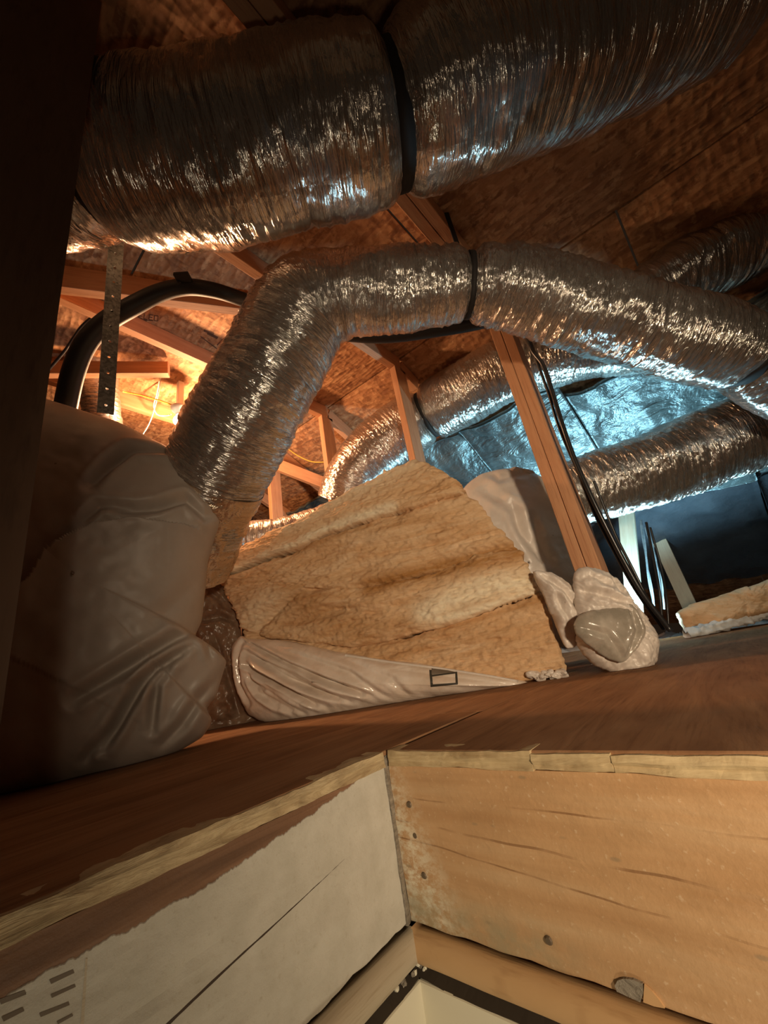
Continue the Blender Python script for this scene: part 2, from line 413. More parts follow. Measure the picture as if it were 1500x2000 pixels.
def tube(name, pts, r, mat, parent=None, n=60, nseg=10):
    p = np.asarray(pts, float)
    if p.shape[1] == 3: p = np.hstack([p, np.full((len(p), 1), r)])
    c, s = spline(p, n)
    v, f = tube_mesh(c[:, :3], c[:, 3], nseg)
    return mesh_obj(name, v, f, mat, parent)

DUCTS = {}
def duct(key, pts, mat, label, pinches=(), wr=0.006, wf=34, name='flexible_duct', seed=0.0, step=0.0042, nseg=110, lump=0.010, group=None, parts=None):
    """pts: px, py, depth, radius;  pinches: (px, py) where a strap squeezes the jacket"""
    W_ = [np.r_[P(x, y, t), r] for x, y, t, r in pts]
    L = sum(np.linalg.norm(W_[i + 1][:3] - W_[i][:3]) for i in range(len(W_) - 1))
    n = int(L / step)
    c, s = spline(W_, n); r0 = c[:, 3]; c = c[:, :3]
    a = np.linspace(0, 2 * math.pi, nseg, endpoint=False)
    S, A = np.meshgrid(s, a, indexing='ij')
    ca, sa = np.cos(A) * r0.mean(), np.sin(A) * r0.mean()
    pinch = np.ones(n); idx = []
    for px, py in pinches:
        q = np.array([proj(p) for p in c]); i = int(np.argmin((q[:, 0] - px) ** 2 + (q[:, 1] - py) ** 2)); idx.append(i)
        d = np.abs(s - s[i]); pinch *= 1 - 0.17 * np.exp(-(d / 0.024) ** 2) - 0.07 * np.exp(-(d / 0.08) ** 2)
    lum = lump * fbm(S * 5 + seed, ca * 7, sa * 7, 3)
    rid = 1 - np.abs(noise(S * wf + seed + 1.5 * noise(S * 9, ca * 6, sa * 6), ca * 4 + seed, sa * 4)) * 2
    rid2 = 1 - np.abs(noise(S * wf * 2.3 + 7, ca * 9 + seed, sa * 9)) * 2
    ft = fbm(S * 55 + seed, ca * 55, sa * 55, 2)
    R = r0[:, None] * pinch[:, None] + lum + wr * rid + wr * 0.45 * rid2 + wr * 0.22 * ft
    v, f = tube_mesh(c, R, nseg)
    uv = np.stack([S.ravel() + seed, (np.abs(A - math.pi) * r0.mean()).ravel()], 1)
    o = mesh_obj(name, v, f, mat, None, uv)
    tag(o, label, 'duct', group)
    T, N, B = frames(c)
    DUCTS[key] = dict(c=c, s=s, r=r0, R=R, T=T, N=N, B=B, idx=idx, o=o)
    return o
def strap(key, k, label, width=0.03, deck=True, ring_r=0.9, tail=None):
    D = DUCTS[key]; i = D['idx'][k]; c, T, N, B = D['c'][i], D['T'][i], D['N'][i], D['B'][i]
    root = thing('hanging_strap', label, 'strap', c + np.array([0, 0, D['r'][i]]), 'straps holding up the ducts')
    n = 72; a = np.linspace(0, 2 * math.pi, n, endpoint=False)
    V = []
    rr = D['R'][i].mean()
    Ri = np.interp(a, np.linspace(0, 2 * math.pi, D['R'].shape[1] + 1), np.r_[D['R'][i], D['R'][i][0]])
    Ri = np.maximum(Ri, rr) + 0.001
    for off, dr in ((-width / 2, 0), (-width / 2, 0.004), (width / 2, 0.004), (width / 2, 0)):
        V.append(c + T * off + (Ri + dr)[:, None] * (np.cos(a)[:, None] * N + np.sin(a)[:, None] * B))
    V = np.stack(V, 1).reshape(-1, 3)
    f = []
    for q in range(n):
        for j in range(4):
            f.append([q * 4 + j, ((q + 1) % n) * 4 + j, ((q + 1) % n) * 4 + (j + 1) % 4, q * 4 + (j + 1) % 4])
    mesh_obj('loop', V, f, M['strap'], root)
    if not deck: return root
    top = c + N * (rr + 0.002)
    zt = deck_z(top[0], top[1]) - 0.001
    up = T - T[2] * np.array([0, 0, 1]); up /= np.linalg.norm(up)
    board('hanger', top - np.array([0, 0, 0.01]), (top[0], top[1], zt), up, width, 0.004, M['strap'], root, 0)
    return root

# ------------------------------------------------------------------ structure: roof deck, floor, hatch
HX, HY = 0.479, 0.462
BEND = 1.47
def deck_z(x, y): return 1.665 + 0.09 * (y - 0.88) - (0.50 * (x - BEND) if x > BEND else 0)

deck = thing('ceiling', None, None, (0, 0, 1.6), kind='structure')
def deck_sheet(x0, x1, y0, y1):
    g = 0.004; th = 0.012
    x0 += g; x1 -= g; y0 += g; y1 -= g
    V = []; 
    for dz in (0, th):
        for (x, y) in ((x0, y0), (x1, y0), (x1, y1), (x0, y1)):
            V.append((x, y, deck_z(x, y) + dz))
    f = [[3, 2, 1, 0], [4, 5, 6, 7], [0, 1, 5, 4], [1, 2, 6, 5], [2, 3, 7, 6], [3, 0, 4, 7]]
    uv = [(v[1] + 0.37 * x0, v[0] * 1.1) for v in V]
    mesh_obj('strand_board', V, f, M['osb'], deck, uv, smooth=False)
xs = [-3.35, -2.14, -0.93, 0.28, BEND, 2.55, 3.63, 4.7]
for i in range(len(xs) - 1):
    o_ = 0.61 if i % 2 else 0
    ys = [-2.6 + o_, -0.2 + o_, 2.24 + o_, 4.68 + o_, 7.1]
    for y0, y1 in zip(ys[:-1], ys[1:]): deck_sheet(xs[i], xs[i + 1], y0, y1)

floor = thing('floor', None, None, (HX, HY, -0.02), kind='structure')
def floor_sheet(x0, x1, y0, y1, th=0.018):
    g = 0.0012
    bm = bmesh.new(); bmesh.ops.create_cube(bm, size=1)
    for v in bm.verts: v.co = Vector((v.co.x * (x1 - x0 - 2 * g), v.co.y * (y1 - y0 - 2 * g), v.co.z * th))
    bmesh.ops.bevel(bm, geom=bm.edges[:], offset=0.0012, segments=1, affect='EDGES')
    me = bpy.data.meshes.new('plywood_sheet'); bm.to_mesh(me); bm.free(); me.materials.append(M['ply'])
    o = bpy.data.objects.new('plywood_sheet', me); COL.objects.link(o); o.parent = floor
    o.location = Vector(((x0 + x1) / 2, (y0 + y1) / 2, -th / 2)) - floor.location
floor_sheet(HX, 2.55, -0.70, HY - 0.012); floor_sheet(HX, 2.55, -1.92, -0.70)
floor_sheet(-0.75, HX + 0.28, HY, 1.68); floor_sheet(HX + 0.28, 2.55, HY - 0.012, 1.68)
floor_sheet(-0.75, 1.69, 1.68, 2.9); floor_sheet(1.69, 2.55, 1.68, 2.9)
floor_sheet(-1.97, -0.75, HY, 2.9)

def strip(name, axis, a0, a1, n, face, top, bot, depth, mat, label=None, cat=None, kind=None, parent=None, rag=0.0, seed=0.0, prof=None):
    """a long moulded length along X (axis 0) or Y (axis 1); prof gives (out, z) points of its cross-section, out = towards the room"""
    s = np.linspace(a0, a1, n)
    V = []
    k = len(prof)
    for j, (o, z) in enumerate(prof):
        r1 = rag * fbm(s * 22 + seed, j * 3.7 + seed, 0, 4)
        r2 = rag * fbm(s * 25 + seed, j * 9.1 + 40 + seed, 0, 4)
        q = np.zeros((n, 3)); q[:, axis] = s; q[:, 1 - axis] = face - o + r2 * (1 if o > -0.02 else 0); q[:, 2] = z + r1
        V.append(q)
    V = np.stack(V, 1).reshape(-1, 3)
    f = grid_faces(n, k, True).tolist(); f.append(list(range(k))[::-1]); f.append(list(range((n - 1) * k, n * k)))
    org = np.zeros(3); org[axis] = HX if axis == 0 else HY; org[1 - axis] = face
    o = mesh_obj(name, V, f, mat, parent, None, False, None, org)
    return o
# header boards of the hatch (2x lumber), their plywood lips, trim, recess and wall below
def header(axis, label, mat, lo):
    root = thing('header_board', label, 'board', (HX, HY, -0.21), 'header boards around the hatch')
    face = HY if axis == 0 else HX; end = HX if axis == 0 else HY
    n = 160
    s = np.linspace(lo, end - (0.0 if axis == 1 else 0.011), n); z = np.linspace(-0.0195, -0.196, 40)
    S, Z = np.meshgrid(s, z, indexing='ij')
    D = 0.0012 * fbm(S * 14, Z * 50, 3.0 + axis, 4) + 0.003 * fbm(S * 4, Z * 5, axis * 9, 2) * 0.5
    Zr = Z.copy(); Zr[:, -1] += (0.0028 if axis == 0 else 0.0008) * fbm(s * 30, 0, 5 + axis, 4)
    F = np.zeros(S.shape + (3,)); F[..., axis] = S; F[..., 1 - axis] = face + D; F[..., 2] = Zr
    V = F.reshape(-1, 3); f = grid_faces(n, 40)
    if axis == 1: f = f[:, ::-1]
    m = len(V); back = []
    f = f.tolist()
    bx = [lo, s[-1]]
    for q in bx:
        for zz in (-0.0195, -0.196):
            p = np.zeros(3); p[axis] = q; p[1 - axis] = face + 0.038; p[2] = zz; back.append(p)
    V = np.vstack([V, back])
    f += [[m, m + 1, m + 3, m + 2]]
    f += [[i * 40 + 39 for i in range(n)] + [m + 3, m + 1], [i * 40 for i in range(n)][::-1] + [m, m + 2]]
    f += [[j for j in range(40)][::-1] + [m, m + 1][:0] + [m, m + 1], [(n - 1) * 40 + j for j in range(40)] + [m + 3, m + 2]]
    org = np.zeros(3); org[axis] = end; org[1 - axis] = face
    mesh_obj('board_face', V, f, mat, root, None, False, None, org)
    return root
hl = header(0, 'left hatch header board of chipped white paint over dark wood', M['board_l'], -0.35)
hr = header(1, 'right hatch header board of bare orange wood with plaster smears', M['board_r'], -0.55)
lipz = [(0.004, 0.0), (0.006, -0.006), (0.004, -0.013), (0.006, -0.0185), (-0.03, -0.0185), (-0.03, -0.0005)]
strip('plywood_lip', 0, -0.35, HX - 0.012, 240, HY, 0, 0, 0, M['ply_edge'], parent=hl, rag=0.0018, seed=2.0, prof=lipz)
for k, (a0, a1, dz) in enumerate(((0.235, HY - 0.006, 0), (0.150, 0.2345, -0.0015), (-0.55, 0.1495, -0.003))):
    strip('plywood_lip', 1, a0, a1, 160, HX, 0, 0, 0, M['ply_edge_r'], parent=hr, rag=0.0013, seed=11.0 + 5 * k,
          prof=[(o, z + (dz if z > -0.01 else 0)) for o, z in lipz])
# caulked joint up the corner
g = np.linspace(-0.006, -0.196, 60)
jv = []
for (dx, dy) in ((-0.011, 0.004), (-0.010, -0.003), (-0.004, -0.0015), (0.001, 0.001), (0.001, 0.01), (-0.011, 0.01)):
    q = np.zeros((60, 3)); q[:, 0] = HX + dx + 0.0012 * fbm(g * 60, dx * 900, dy * 300, 3); q[:, 1] = HY + dy + 0.001 * fbm(g * 70, dx * 500, 9, 3); q[:, 2] = g
    jv.append(q)
jv = np.stack(jv, 1).reshape(-1, 3)
mesh_obj('caulk_joint', jv, grid_faces(60, 6, True).tolist() + [list(range(6)), list(range(354, 360))[::-1]], M['caulk'], hl, None, False)['label'] = 'grey rough caulk joint'
# trim under the boards
tp = [(-0.012, -0.201), (0.004, -0.2015), (0.010, -0.205), (0.0125, -0.212), (0.0125, -0.222), (0.010, -0.230), (0.004, -0.2345), (-0.012, -0.235)]
tl = strip('trim_1', 0, -0.35, HX - 0.0005, 90, HY, 0, 0, 0, M['trim_l'], rag=0.0003, prof=tp); tl['kind'] = 'structure'
tr = strip('trim_2', 1, -0.55, HY - 0.0005, 90, HX, 0, 0, 0, M['trim_r'], rag=0.0003, seed=4, prof=tp); tr['kind'] = 'structure'
for o in (tl, tr): o.data.polygons.foreach_set('use_smooth', np.ones(len(o.data.polygons), bool))
gp = [(-0.030, -0.196), (-0.012, -0.1965), (-0.012, -0.2005), (-0.012, -0.240), (0.0030, -0.250), (-0.030, -0.2505)]  # recess and sloped cap, painted dark for the shade under the trim
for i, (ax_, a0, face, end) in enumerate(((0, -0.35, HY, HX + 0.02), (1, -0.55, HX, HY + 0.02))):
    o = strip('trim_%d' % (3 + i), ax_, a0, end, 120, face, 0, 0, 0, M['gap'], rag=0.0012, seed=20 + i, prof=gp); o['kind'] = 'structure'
wp = [(0.0025, -0.2508), (0.0040, -0.2520), (0.0040, -1.1), (-0.03, -1.1), (-0.03, -0.2508)]
for nm, ax_, a0, face, end in (('wall_left', 0, -0.35, HY, HX + 0.03), ('wall_right', 1, -0.55, HX, HY + 0.03)):
    o = strip(nm, ax_, a0, end, 8, face, 0, 0, 0, M['drywall'], prof=wp); o['kind'] = 'structure'
# crumbs of plaster in the corner
cr = []
crumb_root = None
for k in range(9):
    bm = bmesh.new(); bmesh.ops.create_icosphere(bm, subdivisions=2, radius=0.0022 + 0.0018 * random.random())
    for v in bm.verts: v.co *= 1 + 0.5 * float(noise(v.co.x * 700 + k, v.co.y * 700, v.co.z * 700))
    for v in bm.verts: v.co.x *= random.choice((1.0, 1.15)); 
    me = bpy.data.meshes.new('plaster_crumb'); bm.to_mesh(me); bm.free(); me.materials.append(M['caulk'] if k % 2 else M['drywall'])
    o = bpy.data.objects.new('plaster_crumb', me); COL.objects.link(o)
    px, py = random.uniform(770, 838), 0
    py = 1895 + (815 - px) * 0.9 if px < 815 else 1882 + (px - 815) * 0.5
    p = onZ(px, py, -0.2435 + 0.002 * random.random())
    o.location = (min(p[0], HX + 0.008), min(p[1], HY + 0.008), p[2]); o.rotation_euler = (k, 2 * k, 3 * k)
    tag(o, 'small plaster crumb in the dark gap under the corner of the hatch trim', 'debris', 'plaster crumbs under the trim')
# nail heads and the small knot plug on the right board
for (px, py) in ((800, 1571), (812, 1631), (829, 1709), (1072, 1836)):
    p = onX(px, py, HX)
    bm = bmesh.new(); bmesh.ops.create_cone(bm, cap_ends=True, segments=12, radius1=0.0042, radius2=0.0030, depth=0.002)
    me = bpy.data.meshes.new('nail_head'); bm.to_mesh(me); bm.free(); me.materials.append(M['nail'])
    o = bpy.data.objects.new('nail_head', me); COL.objects.link(o); o.parent = hr
    o.location = Vector(p) - hr.location + Vector((-0.0015, 0, 0)); o.rotation_euler = (0, -math.pi / 2, 0)
def outline_plate(name, pxs, plane, mat, parent, th=0.002):
    pts = [plane(x, y) for x, y in pxs]; n = len(pts); c = np.mean(pts, 0)
    nrm = np.cross(pts[1] - pts[0], pts[2] - pts[0]); nrm /= np.linalg.norm(nrm)
    if nrm @ (CAM - c) < 0: nrm = -nrm
    V = [p - nrm * 0.003 for p in pts] + [p + nrm * th for p in pts]
    f = [list(range(n, 2 * n)), list(range(n))[::-1]] + [[i, (i + 1) % n, n + (i + 1) % n, n + i] for i in range(n)]
    return mesh_obj(name, V, f, mat, parent, None, False)
kn = [(1202, 1921), (1207, 1911), (1218, 1907), (1238, 1909), (1256, 1917), (1257, 1936), (1252, 1953), (1225, 1941), (1206, 1932)]
kk = outline_plate('knot_plug', kn, lambda x, y: onX(x, y, HX), M['caulk'], hr, 0.003); kk['label'] = 'grey rounded knot'
kn2 = [(1259, 1920), (1275, 1934), (1290, 1952), (1299, 1966), (1278, 1962), (1257, 1954)]
outline_plate('knot_plug', kn2, lambda x, y: onX(x, y, HX), M['trim_r'], hr, 0.0022)
# printed strokes at the left end of the painted board
strokes = [((0, 1957), (50, 1938), 11), ((5, 1991), (46, 1971), 10), ((98, 1918), (144, 1897), 9), ((100, 1946), (147, 1925), 7), ((78, 1983), (135, 1960), 8), ((112, 1998), (142, 1982), 6)]
def px_bvh(objs):
    vs, fs = [], []
    for o in objs:
        k = len(vs); mw = Matrix.Translation(world_loc(o)); vs += [mw @ v.co for v in o.data.vertices]; fs += [[k + i for i in p.vertices] for p in o.data.polygons]
    return BVHTree.FromPolygons(vs, fs)
def mark(name, quads, mat, parent, bv, off=.0012, n=6):
    V, f = [], []
    for q in quads:
        (x0, y0), (x1, y1), (x2, y2), (x3, y3) = q; g = []
        for i in range(n + 1):
            for j in range(n + 1):
                s, t = i / n, j / n
                d = Vector(ray((x0 * (1 - s) + x1 * s) * (1 - t) + (x3 * (1 - s) + x2 * s) * t, (y0 * (1 - s) + y1 * s) * (1 - t) + (y3 * (1 - s) + y2 * s) * t)).normalized()
                r = bv.ray_cast(Vector(CAM), d); g.append(np.array(r[0] - d * off) if r[0] is not None else None)
        if any(p is None for p in g): continue
        k = len(V); V += g
        for i in range(n):
            for j in range(n): a = k + i * (n + 1) + j; f.append([a, a + n + 1, a + n + 2, a + 1])
    if V: return mesh_obj(name, np.array(V), f, mat, parent, None, True)
bvl = px_bvh([c for c in bpy.data.objects if c.parent == hl and c.name.startswith('board_face')])
for (a, b, w) in strokes:
    d = np.array([b[0] - a[0], b[1] - a[1]], float); d /= np.linalg.norm(d); q = np.array([-d[1], d[0]]) * w / 2
    mark('printed_stroke', [[np.array(a) - q, np.array(b) - q * .8, np.array(b) + q * .8, np.array(a) + q]], M['ink_grey'], hl, bvl, .0004)
mark('label_edge', [[(167, 1872), (171, 1872), (164, 2000), (157, 2000)]], M['trim_l'], hl, bvl, .0004)

# panel on the left, its wood coloured dark as if in shade
e0, e1 = onY(24, 1250, 0.56), onY(150, 350, 0.56)
k_ = (e1[0] - e0[0]) / (e1[2] - e0[2]); pf = lambda z: e0[0] + k_ * (z - e0[2])
pv = [(-1.6, 0.56, 0.0), (pf(0), 0.56, 0.0), (pf(1.60), 0.56, 1.60), (-1.6, 0.56, 1.60)]
pv += [(x, 0.585, z) for x, y, z in pv]
o = mesh_obj('partition_panel', pv, [[0, 1, 2, 3], [7, 6, 5, 4], [0, 4, 5, 1], [1, 5, 6, 2], [2, 6, 7, 3], [3, 7, 4, 0]], M['panel'], None, None, False)
tag(o, 'wooden partition panel in painted shade standing at the left edge beside the white bag', 'panel')

# ------------------------------------------------------------------ roof trusses
XW = 1.40
def truss(Y, zb, label, xw=XW, plies=1, stud_foot=0.0, x_end=2.05, x_start=-1.6, foot=True, slope_from=None, lev=True):
    root = thing('roof_truss', label, 'truss', (xw, Y, stud_foot), 'roof trusses stepping back across the attic')
    th, wd = 0.038, 0.089
    for k in range(plies):
        y = Y + th / 2 + k * (th + 0.002)
        board('web', (xw + wd / 2, y, stud_foot), (xw + wd / 2, y, zb + (0.0 if lev else 0.05)), (1, 0, 0), wd, th, M['truss'], root)
        if lev: board('level_chord', (x_start, y, zb + 0.043), (xw + 0.06, y, zb + 0.043), (0, 0, 1), 0.086, th, M['truss'], root)
        if x_end > xw + 0.1:
            xa = xw + 0.062; dz = -0.05 * 1.0
            za = deck_z(max(xa, BEND), Y) - 0.052; zb2 = deck_z(x_end, Y) - 0.052
            board('sloped_chord', (xa, y, za), (x_end, y, zb2), (0, 0, 1), 0.086, th, M['truss'], root)
    return root
def zdeck_clear(Y): return deck_z(0, Y) - 0.0875
t0 = truss(0.272, zdeck_clear(0.272), 'nearest truss with a doubled reddish post, black cables running down its side', xw=1.350, plies=2, x_end=1.3)
truss(0.88, zdeck_clear(0.88), 'second truss, web just left of the far duct above the batt bundle', x_end=1.60)
truss(1.49, zdeck_clear(1.49), 'third truss, web behind the middle of the sloping duct gap', x_end=2.1)
truss(2.10, zdeck_clear(2.10), 'fourth truss, third orange web left of the batt peak', x_end=2.4)
truss(2.71, zdeck_clear(2.71), 'fifth truss, farthest web seen low beside the sloping duct', x_end=2.6)
# loose braces and boards on the left
b1 = board('brace_board', P(40, 535, 1.42), P(640, 612, 1.78), (0, 0, 1), 0.12, 0.038, M['truss'])
tag(b1, 'dark wide brace board crossing behind the black hose', 'board')
b2 = board('brace_board', P(40, 722, 1.78), P(330, 722, 1.95), (0, 0, 1), 0.075, 0.038, M['truss'])
tag(b2, 'level brown brace board behind the galvanised strap and hose', 'board')
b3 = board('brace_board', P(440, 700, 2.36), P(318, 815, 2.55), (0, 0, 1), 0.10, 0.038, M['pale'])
tag(b3, 'pale bulb-lit brace board beside the sloping duct', 'board')
b4 = board('brace_board', P(470, 880, 2.72), P(735, 985, 2.75), (0, 0, 1), 0.085, 0.038, M['truss'])
tag(b4, 'orange diagonal brace board under the yellow wire', 'board')

# stamps printed on the roof deck
def deck_plane(px, py):
    d = ray(px, py); n = np.array([0, -0.09, 1.0]); z0 = 1.665 - 0.09 * 0.88
    p = CAM + d * ((z0 - CAM[2]) / (d @ n)); return p
def stamp(segs, label):
    bm_v, bm_f = [], []
    for (x0, y0, x1, y1, w) in segs:
        d = np.array([x1 - x0, y1 - y0], float); d /= np.linalg.norm(d); q = np.array([-d[1], d[0]]) * w / 2
        k = len(bm_v)
        for (x, y) in ((x0 - q[0], y0 - q[1]), (x1 - q[0], y1 - q[1]), (x1 + q[0], y1 + q[1]), (x0 + q[0], y0 + q[1])):
            bm_v.append(deck_plane(x, y) - np.array([0, 0, 0.0012]))
        bm_f.append([k, k + 1, k + 2, k + 3])
    bm_v = np.array(bm_v)
    o = mesh_obj('ink_stamp', bm_v, bm_f, M['stamp'], deck, None, False)
    o['label'] = label
def letters(x, y, ux, uy, vx, vy, glyphs, w):
    G = {'E': [(0, 0, 0, 1), (0, 0, .7, 0), (0, .5, .6, .5), (0, 1, .7, 1)], 'L': [(0, 0, 0, 1), (0, 1, .7, 1)], 'O': [(0, 0, .7, 0), (.7, 0, .7, 1), (.7, 1, 0, 1), (0, 1, 0, 0)],
         'C': [(.7, 0, 0, 0), (0, 0, 0, 1), (0, 1, .7, 1)], 'I': [(.3, 0, .3, 1)], '_': [(0, 1.25, 1.0, 1.25)], '/': [(.7, 0, 0, 1)], 'N': [(0, 1, 0, 0), (0, 0, .7, 1), (.7, 1, .7, 0)]}
    out = []
    for i, gph in enumerate(glyphs):
        for (a, b, c, d) in G.get(gph, []):
            out.append((x + ux * (i + a) + vx * b, y + uy * (i + a) + vy * b, x + ux * (i + c) + vx * d, y + uy * (i + c) + vy * d, w))
    return out
stamp(letters(262, 610, 10, 1.4, -1, 10, 'CELEO', 1.6) + [(262, 624, 300, 626, 1.4)], 'row of dark letters')
stamp([(392, 657, 412, 672, 2), (412, 672, 428, 684, 2), (424, 674, 438, 660, 2), (428, 678, 442, 661, 2), (405, 650, 425, 660, 5), (398, 645, 418, 652, 4)], 'dark smudged stamp')
stamp([(583, 864, 595, 874, 4), (594, 866, 606, 877, 3), (600, 873, 616, 882, 4), (612, 880, 634, 888, 5), (618, 886, 638, 894, 5), (586, 862, 594, 860, 3)], 'black smudged grade stamp')
stamp(letters(618, 712, 5, 4, -2, 5, 'INEC', 1.2) + letters(626, 722, 5, 4, -2, 5, 'NIL', 1.2), 'small printed lines')

# ------------------------------------------------------------------ ducts
duct('big', [(-120, 340, 1.02, .170), (60, 330, 1.0, .175), (190, 318, .99, .176), (300, 318, .98, .184), (450, 305, .97, .186), (600, 272, .97, .182), (765, 240, .97, .172),
             (900, 182, .98, .182), (1050, 122, 1.0, .184), (1250, 45, 1.04, .184), (1430, -20, 1.07, .176), (1650, -110, 1.12, .184)], M['foil_big'],
     'large silver flexible duct crossing the top of the attic', [(190, 318), (765, 240), (1430, -20)], wr=0.0044, wf=46, seed=1.3)
duct('bend', [(1580, 755, 1.32, .135), (1455, 694, 1.29, .128), (1300, 650, 1.27, .134), (1150, 604, 1.27, .132), (1000, 566, 1.27, .128), (915, 556, 1.27, .118), (800, 566, 1.27, .127),
              (715, 574, 1.27, .128), (652, 582, 1.27, .136), (597, 608, 1.27, .152), (550, 688, 1.26, .162), (500, 778, 1.24, .164), (452, 868, 1.27, .164), (414, 945, 1.31, .164), (388, 1010, 1.34, .158), (374, 1075, 1.36, .147), (368, 1115, 1.38, .13)],
     M['foil_bend'], 'middle silver duct that bends down to the left between the white bags', [(1455, 694), (915, 556)], wr=0.0050, wf=50, seed=7.7)
duct('low', [(1085, 975, 1.72, .139), (1170, 945, 1.70, .148), (1280, 912, 1.68, .155), (1400, 868, 1.66, .162), (1480, 838, 1.65, .162), (1560, 810, 1.64, .162)], M['foil'],
     'silver duct at lower right resting above a white stud', [], wr=0.005, wf=44, seed=13.1)
duct('far', [(668, 985, 2.22, .145), (690, 930, 2.22, .16), (730, 885, 2.22, .168), (800, 832, 2.22, .170), (900, 775, 2.10, .164), (1000, 718, 1.99, .160), (1100, 690, 1.89, .150), (1200, 672, 1.85, .150), (1300, 655, 1.8, .15)], M['foil'],
     'far silver duct passing behind the web studs above the batt bundle', [(835, 812)], wr=0.0032, wf=52, seed=21.0)
duct('riser', [(196, 640, 1.98, .07), (190, 700, 1.98, .085), (193, 770, 1.98, .085), (206, 850, 1.98, .08), (215, 930, 1.98, .075)], M['foil_dull'],
     'dull silver duct rising behind the galvanised strap', [], wr=0.004, wf=30, seed=31.0, nseg=60)
duct('corner', [(1230, 590, 1.58, .10), (1330, 535, 1.55, .125), (1420, 492, 1.53, .135), (1540, 440, 1.51, .135), (1700, 380, 1.51, .135)], M['foil_big'],
     'shadowed silver duct at the upper right edge above the bent duct', [], wr=0.006, wf=30, seed=41.0)
duct('stub', [(400, 1065, 2.1, .09), (480, 1052, 2.1, .09), (560, 1040, 2.15, .085), (640, 1010, 2.25, .08)], M['foil_dull'],
     'short orange-lit duct low behind the batt bundle', [], wr=0.0045, wf=36, seed=51.0, nseg=60)
# tape-wrapped lower sleeve of the bent duct
D = DUCTS['bend']; q = np.array([proj(p) for p in D['c']]); i0 = int(np.argmin(np.abs(q[:, 1] - 925) + (q[:, 0] > 600) * 9999)); i1 = int(np.argmin(np.abs(q[:, 1] - 1120) + (q[:, 0] > 600) * 9999))
c_ = D['c'][i0:i1]; n_ = len(c_); a_ = np.linspace(0, 2 * math.pi, 80, endpoint=False)
S_, A_ = np.meshgrid(np.linspace(0, .3, n_), a_, indexing='ij')
R_ = D['R'][i0:i1].mean(1)[:, None] + 0.004 + 0.010 * smooth(0, .05, S_) * fbm(S_ * 22, np.cos(A_) * 2.6, np.sin(A_) * 2.6, 5)
v_, f_ = tube_mesh(c_, R_, 80)
sl = mesh_obj('taped_sleeve', v_, f_, M['tan_film'], D['o'], np.stack([S_.ravel(), A_.ravel() * .1], 1)); sl['label'] = 'tan film sleeve taped round the lower end'

strap('big', 1, 'broad black strap squeezing the middle of the large top duct', 0.036)
strap('big', 0, 'black strap at the left end of the large top duct', 0.022)
strap('big', 2, 'black strap at the upper right corner on the large top duct', 0.036)
strap('bend', 1, 'thin black strap round the level run of the bent middle duct', 0.016)
strap('bend', 0, 'black strap near the right edge on the bent middle duct', 0.036, False)
strap('far', 0, 'black strap round the far duct beside the second truss web', 0.022)

# ------------------------------------------------------------------ hose, pipe, hanger strap, wires
h = tube('refrigerant_hose', [np.r_[P(x, y, t), r] for x, y, t, r in ((123, 822, 1.26, .0315), (128, 795, 1.255, .0315), (143, 728, 1.25, .0315), (167, 672, 1.25, .031), (206, 630, 1.26, .030), (256, 600, 1.26, .029), (312, 572, 1.27, .027),
          (362, 561, 1.28, .026), (412, 566, 1.29, .025), (460, 580, 1.32, .024), (510, 600, 1.42, .024), (580, 640, 1.52, .026), (690, 655, 1.55, .026), (760, 655, 1.56, .03), (840, 645, 1.56, .03), (930, 632, 1.56, .026), (1010, 610, 1.58, .026))], .03, M['black'], None, 200, 20)
tag(h, 'thick black hose looping up behind the galvanised strap', 'hose')
tie = thing('cable_tie', 'black tie with torn tape on top of the black hose loop', 'tie', P(358, 545, 1.28))
board('band', P(346, 548, 1.255), P(374, 546, 1.255), (0, 0, 1), .012, .05, M['strap'], tie, 0.001)
board('tail', P(343, 541, 1.25), P(352, 552, 1.25), (0, 0, 1), .006, .004, M['strap'], tie, 0)

# perforated galvanised strap: real holes
hs = thing('perforated_strap', 'vertical galvanised metal strap with a row of small holes hanging at the left', 'strap', P(226, 850, 1.2))
top, bot = P(231, 380, 1.2), P(225, 870, 1.2)
bot = np.array([top[0], top[1], bot[2]]) * 0.5 + bot * 0.5
top = np.array([top[0], top[1], deck_z(top[0], top[1]) - 0.001])
L_ = np.linalg.norm(bot - top); dn = (bot - top) / L_
wv = np.cross(dn, CAM - (top + bot) / 2); wv /= np.linalg.norm(wv); nv = np.cross(wv, dn)
hw = 0.0195; cell = 0.05; V, Fc = [], []
ncell = int(L_ / cell)
for k in range(ncell):
    y0, y1 = k * cell, (k + 1) * cell; ym = (y0 + y1) / 2
    sq = [(-hw, y0), (0, y0), (hw, y0), (hw, ym), (hw, y1), (0, y1), (-hw, y1), (-hw, ym)]
    hr_ = 0.0036; oc = [(-hr_ * .7, ym - hr_ * .7), (0, ym - hr_), (hr_ * .7, ym - hr_ * .7), (hr_, ym), (hr_ * .7, ym + hr_ * .7), (0, ym + hr_), (-hr_ * .7, ym + hr_ * .7), (-hr_, ym)]
    k0 = len(V)
    for dz in (0, 0.0016):
        for (x, y) in sq + oc: V.append(top + dn * y + wv * x + nv * dz)
    for j in range(8):
        j2 = (j + 1) % 8
        Fc += [[k0 + j, k0 + j2, k0 + 8 + j2, k0 + 8 + j], [k0 + 16 + j, k0 + 24 + j, k0 + 24 + j2, k0 + 16 + j2], [k0 + 8 + j, k0 + 8 + j2, k0 + 24 + j2, k0 + 24 + j]]
        if j not in (0, 1, 4, 5) : Fc.append([k0 + j, k0 + 16 + j, k0 + 16 + j2, k0 + j2])
mesh_obj('strap_band', np.array(V), Fc, M['galv'], hs, None, False)

